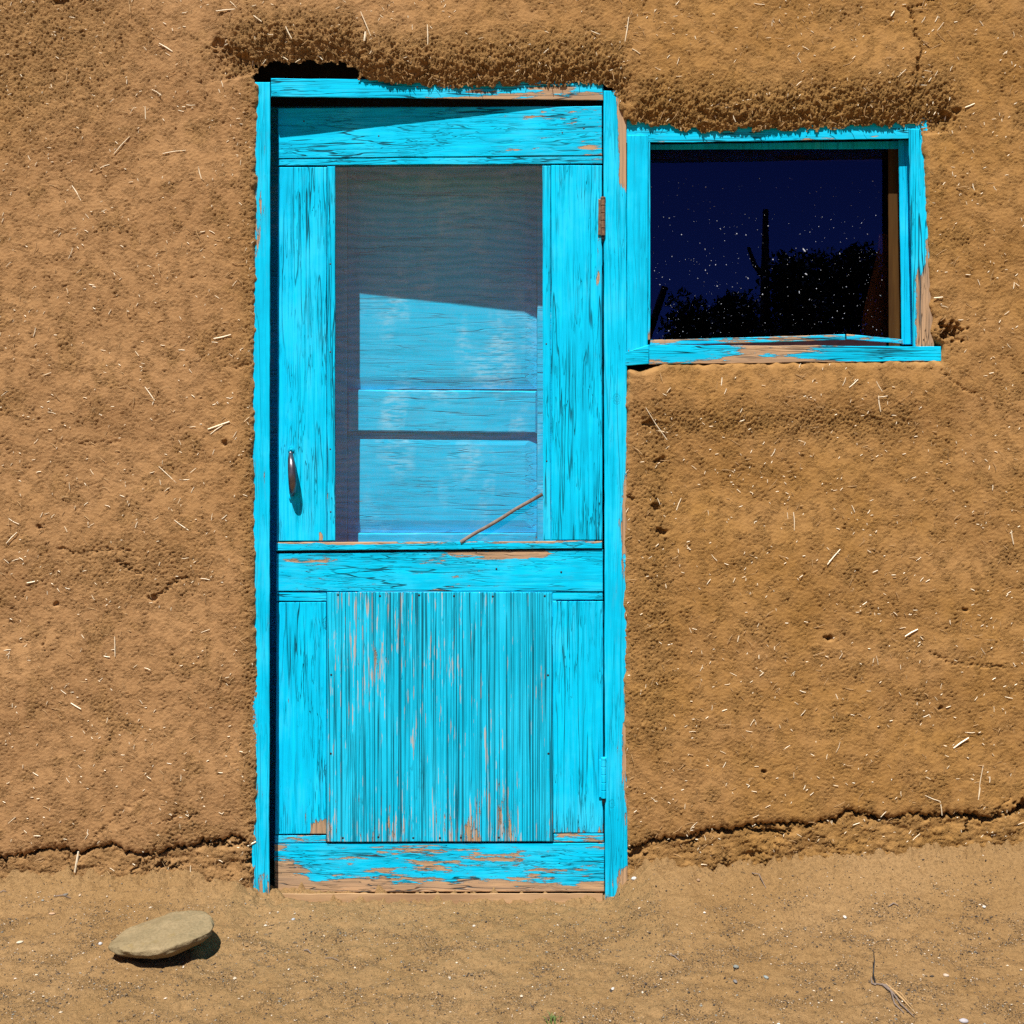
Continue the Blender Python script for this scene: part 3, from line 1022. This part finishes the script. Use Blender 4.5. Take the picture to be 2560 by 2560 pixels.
# screen cloth with soft buckles
nx_, nz_ = 60, 110
SV, SF = [], []
for j in range(nz_ + 1):
    for i in range(nx_ + 1):
        px = 832 + (1364 - 832) * i / nx_
        py = 408 + (1362 - 408) * j / nz_
        bk = 0.0022 * mnoise.noise((px / 160.0, py / 210.0, 3.1)) + 0.003 * math.exp(-((px - 1345) / 25.0) ** 2 - ((py - 665) / 40.0) ** 2)
        SV.append(P(px, py, ly(px) + 0.0045 + bk * 0.6))
for j in range(nz_):
    for i in range(nx_):
        k = j * (nx_ + 1) + i
        SF.append((k, k + nx_ + 1, k + nx_ + 2, k + 1))
mesh_obj('wire_mesh', SV, SF, M['screen'], leaf, smooth=True)


def nail_at(px, py, dy, r=0.0028, mat='nail'):
    c = Vector(P(px, py, ly(px) + dy))
    v = [(c.x, c.y - r * 0.35, c.z)]
    for k in range(8):
        an = k * math.pi / 4
        v.append((c.x + r * math.cos(an), c.y, c.z + r * math.sin(an)))
    for k in range(8):
        an = k * math.pi / 4
        v.append((c.x + r * math.cos(an), c.y + 0.004, c.z + r * math.sin(an)))
    f = [(0, 1 + k, 1 + (k + 1) % 8) for k in range(8)] + \
        [(1 + k, 9 + k, 9 + (k + 1) % 8, 1 + (k + 1) % 8) for k in range(8)]
    return mesh_obj('nail', v, f, M[mat], leaf)


for q in ((828, 1687), (827, 1884), (1370, 1688), (1371, 1884), (857, 2095), (946, 2093), (1033, 2095), (1100, 2095), (1152, 2094),
          (1247, 2094), (845, 1487), (950, 1490), (1048, 1488), (1135, 1490), (1232, 1491), (1362, 1490)):
    nail_at(q[0], q[1], -0.0035)
for q in ((827, 1280), (826, 1123), (1367, 1153), (760, 303), (947, 340), (1406, 332), (1460, 321), (1241, 1422), (1403, 1430),
          (826, 660), (826, 880), (1366, 860)):
    nail_at(q[0], q[1], 0.0, 0.0024)

# handle: a bowed iron grip between two painted ears
hd = []
y0 = ly(727)
gp = [(727, 1134, 0.0), (727, 1139, -0.010), (727.5, 1148, -0.022), (729, 1165, -0.031), (730.5, 1188, -0.034), (731.5, 1210, -0.031),
      (731.5, 1226, -0.022), (730, 1233, -0.010), (729.5, 1237, 0.0)]
gr = [0.0055, 0.0065, 0.008, 0.0098, 0.0105, 0.0102, 0.0088, 0.0070, 0.0055]
grip = mesh_obj('handle', *tube([P(x, y, y0 + d) for x, y, d in gp], gr, 12), M['iron'], leaf, smooth=True)
for (cx, cy, r) in ((727.5, 1123, 0.0085), (729, 1242, 0.0075)):
    vs, fs = tube([P(cx, cy, y0 + 0.002), P(cx, cy, y0 - 0.0022), P(cx, cy, y0 - 0.0032)], [r, r, r * 0.7], 14)
    mesh_obj('ear', vs, fs, M['pj'], grip)
    vs, fs = tube([P(cx, cy, y0), P(cx, cy, y0 - 0.0046), P(cx, cy, y0 - 0.0052)], [0.0032, 0.0032, 0.002], 8)
    mesh_obj('screw', vs, fs, M['pj'], grip)

# hinges: five knuckles on a pin
def hinge(px, y0_, y1_, mat, cap):
    pts, rd = [], []
    n = 5
    for k in range(n):
        a_ = y0_ + (y1_ - y0_) * k / n
        b_ = y0_ + (y1_ - y0_) * (k + 1) / n
        pts += [P(px, a_ + 0.4, -0.004), P(px, a_ + 1.6, -0.004), P(px, b_ - 1.6, -0.004), P(px, b_ - 0.4, -0.004)]
        rd += [0.0046, 0.0062, 0.0062, 0.0046]
    o = mesh_obj('hinge', *tube(pts, rd, 12), M[mat], leaf)
    o['label'] = 'brown rusted upper hinge' if mat == 'rust' else 'turquoise painted lower hinge'
    vs, fs = tube([P(px, y0_ - 4, -0.004), P(px, y0_ - 3, -0.004), P(px, y0_ + 1, -0.004)], [0.004, 0.0068, 0.0068], 10)
    mesh_obj('pin_head', vs, fs, M[cap], o)
    vs, fs = tube([P(px, y1_, -0.003), P(px, y1_ + 8, -0.003), P(px, y1_ + 14, -0.002)], [0.0046, 0.0040, 0.002], 8)
    mesh_obj('pin_shadow', vs, fs, M['nail'], o)  # near-black piece shaped as the shadow below the hinge pin
    board('flange', o, M[mat], ((px - 12, y0_ + 2), (px - 2, y0_ + 2), (px - 2, y1_ - 2), (px - 12, y1_ - 2)), 0.0012, 0.004, None)


hinge(1507.5, 496, 590, 'rust', 'rust')
hinge(1509.0, 1897, 1996, 'pj', 'pj')

# a stick leaning on the ledge in front of the mesh
a0, a1 = P(1152, 1355, ly(1152) - 0.0035), P(1356.5, 1234, ly(1356) + 0.0005)
spts = [tuple(np.array(a0) * (1 - k / 6) + np.array(a1) * k / 6 + np.array((0, 0, 0.0012 * math.sin(k * 1.9)))) for k in range(7)]
vs, fs = tube(spts, [0.0046, 0.0047, 0.0046, 0.0048, 0.0045, 0.0046, 0.0047], 9)
tag(mesh_obj('stick', vs, fs, M['twig'], smooth=True),
    'thin grey stick leaning diagonally across the lower right corner of the door screen', 'stick')

# ---------------------------------------------------------------- inner door seen through the screen
inner = thing('inner_door', 'turquoise panelled inner door seen through the wire mesh of the screen door', 'door', (0, 0.2, 0.0))
YI = 0.19
IW = lambda px, py: 0.05
board('stile', inner, M['inner'], ((672, 200), (868, 200), (868, 2340), (672, 2340)), YI, 0.04, None)
board('stile', inner, M['inner'], ((1343, 200), (1485, 200), (1485, 2340), (1343, 2340)), YI, 0.04, None)
board('rail', inner, M['inner'], ((869, 200), (1342, 200), (1342, 420), (869, 420)), YI, 0.04, None)
board('rail', inner, M['inner'], ((869, 974), (1342, 977), (1342, 1083), (869, 1079)), YI, 0.04, IW, bev=0.004)
board('rail', inner, M['inner'], ((869, 1332), (1342, 1332), (1342, 2340), (869, 2340)), YI, 0.04, lambda px, py: 0.15, bev=0.004)
board('panel', inner, M['inner'], ((869, 421), (1342, 421), (1342, 973), (869, 973)), YI + 0.010, 0.02, IW, bev=0.030, bevd=0.007)
board('panel', inner, M['inner'], ((869, 1080), (1342, 1083), (1342, 1331), (869, 1331)), YI + 0.010, 0.02, IW, bev=0.030, bevd=0.007)

# ---------------------------------------------------------------- window
win = thing('window', 'wide single-pane window in a peeling turquoise wooden frame set into the mud wall', 'window', P(1950, 905))
win.location = Vector((0.67, 0.04, 1.33))


def w_wl(px, py):
    return -0.05 + 0.5 * sm(1618, 1624, px) * sm(800, 850, py) + (0.3 * sm(865, 880, py))


def w_wh(px, py):
    f = sm(338, 352, py)
    return 0.10 + 0.26 * f * (0.6 + 0.4 * math.sin(px / 55.0)) + 0.30 * math.exp(-((px - 2020) / 50.0) ** 2) * f


def w_wr(px, py):
    edge = 2303 + (py - 325) * 0.05
    w = -0.02 + 0.45 * sm(-14, -2, px - edge) * sm(380, 520, py)
    w += 0.62 * sm(640, 720, py) * sm(2284, 2296, px)
    return w + 0.25 * sm(860, 700, abs(py - 800) + 660) * 0.6


def w_sill(px, py):
    w = 0.20 + 0.45 * math.exp(-((px - 1930) / 120.0) ** 2)
    w -= 0.18 * math.exp(-((px - 2190) / 80.0) ** 2)
    w -= 0.12 * math.exp(-((px - 1700) / 90.0) ** 2) + 0.25 * sm(2290, 2340, px)
    w += 0.35 * sm(893, 906, py)
    return w - 0.22 * math.exp(-((py - 890) / 8.0) ** 2) * sm(1800, 1850, px)


board('jamb', win, M['pj'], ((1568, 338), (1621, 338), (1619, 879), (1567, 880)), -0.001, 0.085, w_wl)
board('bead', win, M['pv'], ((1621.5, 352), (1625.5, 352), (1626, 850), (1620, 850)), 0.002, 0.05, lambda px, py: 0.5 * sm(800, 830, py))
board('head', win, M['flake'], ((1566, 285), (2318, 285), (2318, 346), (1566, 358)), 0.002, 0.06, w_wh, jit=0.0014)
board('jamb', win, M['pv'], ((2271, 322), (2322, 322), (2336, 872), (2282, 866)), 0.0, 0.034, w_wr, jit=0.001)
board('stop', win, M['pj'], ((2246, 350), (2280, 350), (2290, 862), (2254, 862)), 0.034, 0.03, None)
board('stop', win, M['pj'], ((1566, 362), (2260, 352), (2260, 372), (1566, 374)), 0.062, 0.03, None)
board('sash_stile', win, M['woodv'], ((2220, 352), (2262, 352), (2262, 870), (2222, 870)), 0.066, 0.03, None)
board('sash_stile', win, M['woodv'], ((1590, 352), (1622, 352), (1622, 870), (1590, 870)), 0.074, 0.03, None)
board('sash_rail', win, M['sash'], ((1622, 376), (2216, 374), (2216, 404), (1622, 404)), 0.0935, 0.012, None)
board('sash_rail', win, M['sash'], ((1622, 852), (2216, 846), (2216, 890), (1622, 890)), 0.074, 0.03, None)
board('sill', win, M['flake'], ((1563, 880.5), (1622, 862), (1622, 910), (1563, 914)), -0.003, 0.09, lambda px, py: 0.12, jit=0.0015)
board('sill', win, M['flake'], ((1622.5, 862), (2352, 866.5), (2352, 903), (1622.5, 911)), -0.004, 0.09, w_sill, jit=0.0016)
board('bead', win, M['flake'], ((1625, 850), (2113, 836), (2113, 850), (1625, 864)), 0.004, 0.045, lambda px, py: 0.36, jit=0.0009)
board('bead', win, M['flake'], ((2116, 835), (2256, 849), (2258, 860), (2116, 848)), 0.004, 0.045, lambda px, py: 0.40, jit=0.0009)
gv, gf = box(P(1610, 0, 0.09)[0], P(2226, 0, 0.09)[0], 0.0895, 0.0925, P(0, 868, 0.09)[2], P(0, 368, 0.09)[2])
gv, gf = gv, [gf[2]]
pane = mesh_obj('pane', gv, gf, M['glass'], win)
# specks of dust and paint on the glass
sp = []
Rw = random.Random(11)
for k in range(400):
    px, py = Rw.uniform(1628, 2205), Rw.uniform(440, 845)
    if Rw.random() < 0.06:
        px, py = Rw.gauss(1760, 70), Rw.gauss(800, 30)
    if not (1628 < px < 2205 and 410 < py < 845):
        continue
    r = min(1.7, 0.35 + Rw.expovariate(1 / 0.28)) / 1000.0
    st = 1.0 if Rw.random() < 0.9 else Rw.uniform(2, 4)
    c = P(px, py, 0.0885)
    an0 = Rw.uniform(0, 3.14)
    v = []
    for q in range(6):
        an = q * math.pi / 3
        u, w = r * st * math.cos(an), r * math.sin(an)
        v.append((c[0] + u * math.cos(an0) - w * math.sin(an0), c[1] - 0.0002, c[2] + u * math.sin(an0) + w * math.cos(an0)))
    v.append((c[0], c[1] - 0.0007, c[2]))
    sp.append((v, [(6, (q + 1) % 6, q) for q in range(6)]))
v_, f_ = join(sp)
mesh_obj('dust_specks', v_, f_, M['dust'], pane, kind='stuff')

# a cloth hung in the right corner of the room behind the pane
cv, cf = [], []
for j in range(21):
    for i in range(13):
        f = j / 20.0
        left = 2196 - 42 * sm(0, 0.75, f)
        px = left + (2250 - left) * i / 12.0
        cv.append(P(px, 585 + 330 * f, 0.16 + 0.008 * math.sin(i * 1.7 + f * 2)))
for j in range(20):
    for i in range(12):
        k = j * 13 + i
        cf.append((k, k + 13, k + 14, k + 1))
tag(mesh_obj('curtain', cv, cf, M['curtain'], smooth=True), 'rust brown cloth hanging behind the right edge of the window pane', 'curtain')

# ---------------------------------------------------------------- flat stone on the ground
gx, gy, gz0 = G(389, 2418)
sc_ = Vector((gx, gy + 0.0, ground_z(gx, gy)))
import bmesh
bm = bmesh.new()
bmesh.ops.create_icosphere(bm, subdivisions=5, radius=1.0)
for v in bm.verts:
    p = v.co.normalized()
    rr = 1.0 + 0.10 * mnoise.noise(p * 1.3 + Vector((2, 1, 4))) + 0.05 * mnoise.noise(p * 3.4) + 0.02 * mnoise.noise(p * 9.0)
    x, y, z = p.x * 0.105 * rr, p.y * 0.086 * rr, p.z
    x *= 1.0 - 0.05 * p.x
    y *= 1.0 + 0.22 * p.x
    zt = 0.013 * (abs(z) ** 0.40) if z > 0 else -0.034 * (abs(z) ** 1.1)
    zt += 0.0022 * mnoise.noise(Vector((x * 45, y * 45, z * 2))) + 0.004 * mnoise.noise(Vector((x * 16, y * 16, 3))) + 0.0008 * mnoise.noise(Vector((x * 160, y * 160, z)))
    v.co = (x, y, zt)
me = bpy.data.meshes.new('flat_stone')
bm.to_mesh(me)
bm.free()
me.polygons.foreach_set('use_smooth', np.ones(len(me.polygons), dtype=bool))
me.materials.append(M['stone'])
stone = bpy.data.objects.new('flat_stone', me)
COL.objects.link(stone)
stone.location = sc_ + Vector((0.0, 0.066, 0.044))
stone.rotation_euler = (math.radians(0.5), math.radians(-5), math.radians(25))
tag(stone, 'flat oval tan river stone lying on the dirt left of the door', 'stone')

# ---------------------------------------------------------------- grit, pebbles and bits on the ground
TINTS = [((0.05, 0.038, 0.03), 9), ((0.11, 0.08, 0.05), 8), ((0.24, 0.15, 0.07), 6), ((0.48, 0.40, 0.30), 1.6), ((0.66, 0.58, 0.48), 0.6),
         ((0.17, 0.17, 0.15), 1.2)]
tw = [q[1] for q in TINTS]
gvs, gfs, gcs = [], [], []
Rg = random.Random(21)
octf = [(0, 2, 4), (2, 1, 4), (1, 3, 4), (3, 0, 4), (2, 0, 5), (1, 2, 5), (3, 1, 5), (0, 3, 5)]
cnt = 0
while cnt < 42000:
    x, y = Rg.uniform(-1.35, 1.35), -Rg.uniform(0.01, 0.8)
    i = int(np.clip(np.searchsorted(GY, y), 0, len(GY) - 1))
    j = int(np.clip(np.searchsorted(GX, x), 0, len(GX) - 1))
    if Rg.random() > 0.12 + 0.9 * float(gpatch[i, j]):
        continue
    cnt += 1
    r = min(0.004, 0.0007 + Rg.expovariate(1 / 0.00045))
    z = float(gz[i, j]) + r * 0.3
    an = Rg.uniform(0, 6.28)
    ca, sa = math.cos(an), math.sin(an)
    ax, ay, az = r * Rg.uniform(0.8, 1.6), r * Rg.uniform(0.6, 1.1), r * Rg.uniform(0.5, 0.9)
    b = len(gvs)
    for (u, v, w) in ((ax, 0, 0), (-ax, 0, 0), (0, ay, 0), (0, -ay, 0), (0, 0, az), (0, 0, -az)):
        gvs.append((x + u * ca - v * sa, y + u * sa + v * ca, z + w))
    gfs += [tuple(b + q for q in f) for f in octf]
    tcol = Rg.choices(TINTS, tw)[0][0]
    k = Rg.uniform(0.75, 1.2)
    gcs += [(tcol[0] * k, tcol[1] * k, tcol[2] * k, 1.0)] * 6
grit_o = mesh_obj('grit', gvs, gfs, M['grit'], attrs={'tint': gcs}, kind='stuff')
tag(grit_o, 'fine dark and pale grit scattered over the sandy ground', 'grit')


def pebble(px, py, rx, ry, rz, col, label):
    x, y, z = G(px, py)
    bm = bmesh.new()
    bmesh.ops.create_icosphere(bm, subdivisions=2, radius=1.0)
    sdv = Vector((px * 0.37, py * 0.11, 0))
    for v in bm.verts:
        rr = 1 + 0.25 * mnoise.noise(v.co * 1.4 + sdv)
        v.co = (v.co.x * rx * rr * 0.8, v.co.y * ry * rr * 0.8, v.co.z * rz * rr * 0.7)
    me = bpy.data.meshes.new('pebble')
    bm.to_mesh(me)
    bm.free()
    me.polygons.foreach_set('use_smooth', np.ones(len(me.polygons), dtype=bool))
    col = tuple(q * 0.72 for q in col)
    me.materials.append(plain_mat('pebble_' + label.split()[0], col, 0.75, 0.3, var=tuple(q * 0.75 for q in col), scale=120))
    o = bpy.data.objects.new('pebble', me)
    COL.objects.link(o)
    o.location = (x, y, z + rz * 0.35)
    o.rotation_euler = (0, 0, px * 0.7)
    tag(o, label, 'pebble')


pebble(2112, 2296, .007, .005, .0045, (0.80, 0.74, 0.66), 'bright white pebble on the dirt right of the door, largest and whitest there')
pebble(50, 2357, .010, .006, .004, (0.78, 0.68, 0.52), 'pale cream flat chip on the dirt at far left, left of the flat stone')
pebble(251, 2361, .006, .005, .005, (0.66, 0.66, 0.68), 'whitish pebble just off the left tip of the flat stone')
pebble(1840, 2421, .008, .006, .005, (0.26, 0.28, 0.26), 'grey-green pebble on the dirt below the right part of the window')
pebble(1915, 2443, .008, .005, .004, (0.34, 0.38, 0.37), 'small pale grey chip on the dirt right of the grey-green pebble')
pebble(2410, 2555, .012, .008, .006, (0.55, 0.52, 0.55), 'pale lilac-grey pebble at the bottom edge near the right corner')
pebble(2460, 2226, .006, .005, .004, (0.72, 0.68, 0.62), 'small white pebble on the sand bank near the right edge')
pebble(1585, 2188, .009, .007, .007, (0.78, 0.74, 0.70), 'lumpy white pebble beside the foot of the right door jamb')
pebble(1746, 2201, .006, .005, .005, (0.46, 0.30, 0.18), 'round tan pebble on the sand bank right of the door')
pebble(733, 2300, .006, .005, .004, (0.50, 0.52, 0.55), 'bluish white pebble on the dirt below the left corner of the door')
pebble(163, 2238, .010, .006, .004, (0.24, 0.22, 0.19), 'dark grey angular chip on the dirt by the wall at left')
pebble(200, 2236, .008, .004, .003, (0.66, 0.50, 0.34), 'pinkish flat chip beside the dark grey chip at left')
pebble(130, 2287, .010, .006, .003, (0.62, 0.40, 0.24), 'orange-tan flat chip on the dirt above the pale cream chip')
pebble(1185, 2315, .005, .004, .004, (0.74, 0.66, 0.56), 'tiny pale pebble on the dirt below the middle of the door')
pebble(1532, 2473, .007, .004, .003, (0.76, 0.72, 0.66), 'white sliver of stone near the bottom, below the right jamb')
pebble(2365, 2436, .008, .006, .004, (0.60, 0.48, 0.38), 'pinkish pebble above the dry root at right')
pebble(1838, 2455, .009, .005, .004, (0.24, 0.22, 0.21), 'dark slate chip below the grey-green pebble')

# dry root and twig, grass tuft
def ground_curve(pts, lift, rad):
    o_ = []
    for k, (px, py, up) in enumerate(pts):
        x, y, z = G(px, py)
        o_.append((x, y, z + lift + up))
    return tube(o_, rad, 6)


root_o = thing('dry_root', 'dry frayed root with pale split strands lying on the dirt at lower right', 'root', G(2205, 2470))
for nm, pts, rad, mt in (('dark_stem', [(2184, 2412, .03), (2186, 2430, .02), (2183, 2445, .008), (2188, 2462, .001)], [.0008, .0012, .0016, .002], 'nail'),
                         ('strand', [(2186, 2462, .001), (2215, 2468, .002), (2232, 2486, .003), (2252, 2515, .002), (2287, 2545, 0)], [.0012, .0022, .002, .0016, .0006], 'twig'),
                         ('strand', [(2215, 2466, .004), (2235, 2484, .006), (2258, 2508, .005), (2290, 2538, .001)], [.0012, .002, .0017, .0007], 'straw_dim'),
                         ('strand', [(2205, 2464, .002), (2228, 2482, .002), (2236, 2512, .001), (2260, 2535, 0)], [.002, .002, .0016, .0008], 'twig'),
                         ('strand', [(2225, 2476, .006), (2250, 2492, .008), (2282, 2525, .003)], [.0006, .0012, .0005], 'straw_dim'),
                         ('strand', [(2178, 2450, .004), (2180, 2462, .001), (2190, 2466, .001)], [.001, .0018, .0014], 'twig')):
    mesh_obj(nm, *ground_curve(pts, 0.002, rad), M[mt], root_o)

M['blade'] = plain_mat('grass_blade', (0.07, 0.13, 0.03), 0.6, 0.3, var=(0.12, 0.16, 0.04), scale=40)
tuft = thing('grass_tuft', 'tiny green grass tuft at the bottom edge right of centre', 'grass', G(1385, 2556))
gx, gy, gz0 = G(1385, 2556)
for k in range(11):
    an, L = R.uniform(0, 6.28), R.uniform(0.010, 0.024)
    dx, dy = math.cos(an) * L * 0.7, math.sin(an) * L * 0.5
    bx_, by_ = gx + R.uniform(-.012, .012), gy + R.uniform(-.006, .006)
    vs, fs = tube([(bx_, by_, gz0 - .001), (bx_ + dx * .4, by_ + dy * .4, gz0 + L * .6), (bx_ + dx, by_ + dy, gz0 + L * .8)], [.0012, .001, .0002], 4)
    mesh_obj('blade', vs, fs, M['blade'], tuft)

for px, py, qx, qy, rad, lab in ((2222, 2226, 2246, 2238, .0016, 'short dark twig on the sand bank below the window'),
                                 (1880, 2173, 1915, 2178, .0013, 'thin pale twig lying on the sand bank just right of the door'),
                                 (135, 2243, 178, 2245, .0013, 'thin grey straight twig on the dirt by the wall at left'),
                                 (760, 2378, 778, 2384, .0016, 'short pale twig on the dirt below the door at left'),
                                 (812, 2398, 848, 2404, .0009, 'thin dark twig below the door beside the short pale one'),
                                 (0, 2234, 16, 2232, .0015, 'dark twig at the left edge at the foot of the wall'),
                                 (1672, 2388, 1700, 2402, .0014, 'forked brown twig on the dirt below the left part of the window')):
    o = mesh_obj('twig', *ground_curve([(px, py, .001), ((px + qx) / 2, (py + qy) / 2 - 2, .003), (qx, qy, .001)], .0012, [rad * .8, rad, rad * .5]), M['twig'])
    tag(o, lab, 'twig')

# ---------------------------------------------------------------- trees across the yard, mirrored in the pane
M['leaf'] = plain_mat('juniper_foliage', (0.045, 0.075, 0.03), 0.7, 0.2, var=(0.025, 0.045, 0.018), scale=3)
M['bark'] = plain_mat('grey_bark', (0.12, 0.09, 0.07), 0.9, 0.1, scale=12, bump=0.01, stretch=(1, 1, 0.2))


def tree(x, y, hgt, rad, seed, label):
    rt = random.Random(seed)
    o = thing('juniper_tree', label, 'tree', (x, y, ground_z(x, y)), 'trees across the yard')
    z0 = ground_z(x, y)
    vs, fs = tube([(x, y, z0 - .2), (x + .05, y, z0 + hgt * .3), (x - .04, y + .05, z0 + hgt * .65), (x, y, z0 + hgt * .92)], [.17, .13, .08, .02], 9)
    limbs = [(vs, fs)]
    tips = []
    for k in range(9):
        f = rt.uniform(.25, .8)
        an = rt.uniform(0, 6.28)
        r = rad * (1.05 - .6 * f) * rt.uniform(.6, 1)
        b0 = (x, y, z0 + hgt * f)
        b1 = (x + math.cos(an) * r, y + math.sin(an) * r, z0 + hgt * min(.97, f + .15))
        limbs.append(tube([b0, tuple((np.array(b0) + np.array(b1)) / 2 + np.array((0, 0, -.04))), b1], [.06, .04, .012], 6))
        tips.append(b1)
    v_, f_ = join(limbs)
    mesh_obj('trunk', v_, f_, M['bark'], o)
    V, F = [], []
    clumps = []
    for k in range(80):
        f = rt.uniform(.22, 1.0)
        env = rad * (math.sin(min(1, f * 1.02) * math.pi * .92 + .25) ** .7 if f < .98 else .2)
        an = rt.uniform(0, 6.28)
        q = env * math.sqrt(rt.uniform(.05, 1))
        clumps.append((x + math.cos(an) * q, y + math.sin(an) * q, z0 + hgt * f - .15, rt.uniform(.24, .46)))
    for cx, cy, cz, cr in clumps:
        for k in range(120):
            d = Vector((rt.gauss(0, 1), rt.gauss(0, 1), rt.gauss(0, 1))).normalized() * cr * rt.uniform(.3, 1.0) ** .5
            p = Vector((cx, cy, cz)) + d
            u = Vector((rt.gauss(0, 1), rt.gauss(0, 1), rt.gauss(0, 1) + .6)).normalized() * rt.uniform(.08, .16)
            w = u.cross(Vector((rt.gauss(0, 1), rt.gauss(0, 1), rt.gauss(0, 1)))).normalized() * rt.uniform(.035, .06)
            b = len(V)
            V += [tuple(p - w), tuple(p + u * .5 - w * .2), tuple(p + u), tuple(p + w + u * .3)]
            F.append((b, b + 1, b + 2, b + 3))
    mesh_obj('crown', V, F, M['leaf'], o)


tree(5.0, -16.0, 4.9, 1.25, 1, 'dark juniper mirrored in the pane behind the bare dead trunk')
tree(6.4, -16.5, 5.15, 1.3, 2, 'dark juniper mirrored right of the bare dead trunk')
tree(3.1, -15.5, 3.95, 1.0, 3, 'low dark juniper mirrored in the lower left of the pane')
tree(7.6, -16.0, 6.2, 0.85, 4, 'tall narrow juniper mirrored along the right edge of the pane')
tree(4.05, -16.2, 4.25, 0.95, 5, 'squat dark juniper mirrored left of the bare dead trunk')
tree(5.75, -17.0, 5.1, 1.3, 6, 'dark juniper mirrored between the two trees right of the dead trunk')
sn = thing('dead_tree', 'bare dead trunk with one side branch mirrored in the middle of the pane', 'tree', (4.57, -16.0, 0), 'trees across the yard')
mesh_obj('trunk', *tube([(4.62, -16, -.2), (4.60, -16, 2.2), (4.57, -16, 4.4), (4.58, -16, 5.8)], [.16, .13, .085, .05], 9), M['bark'], sn)
mesh_obj('branch', *tube([(4.57, -16, 4.55), (4.38, -16, 4.8), (4.27, -16, 5.12)], [.06, .045, .03], 7), M['bark'], sn)
mesh_obj('branch', *tube([(4.58, -16, 4.35), (4.75, -16, 4.42), (4.86, -16, 4.6)], [.05, .03, .015], 7), M['bark'], sn)
mesh_obj('branch', *tube([(4.57, -16, 4.75), (4.46, -16, 4.72)], [.03, .01], 7), M['bark'], sn)
lp = mesh_obj('leaning_pole', *tube([(1.3, -16, -.1), (2.05, -16, 2.3), (2.76, -16, 4.4)], [.085, .075, .065], 9), M['bark'])
tag(lp, 'dark leaning pole mirrored at the lower left edge of the pane', 'pole')
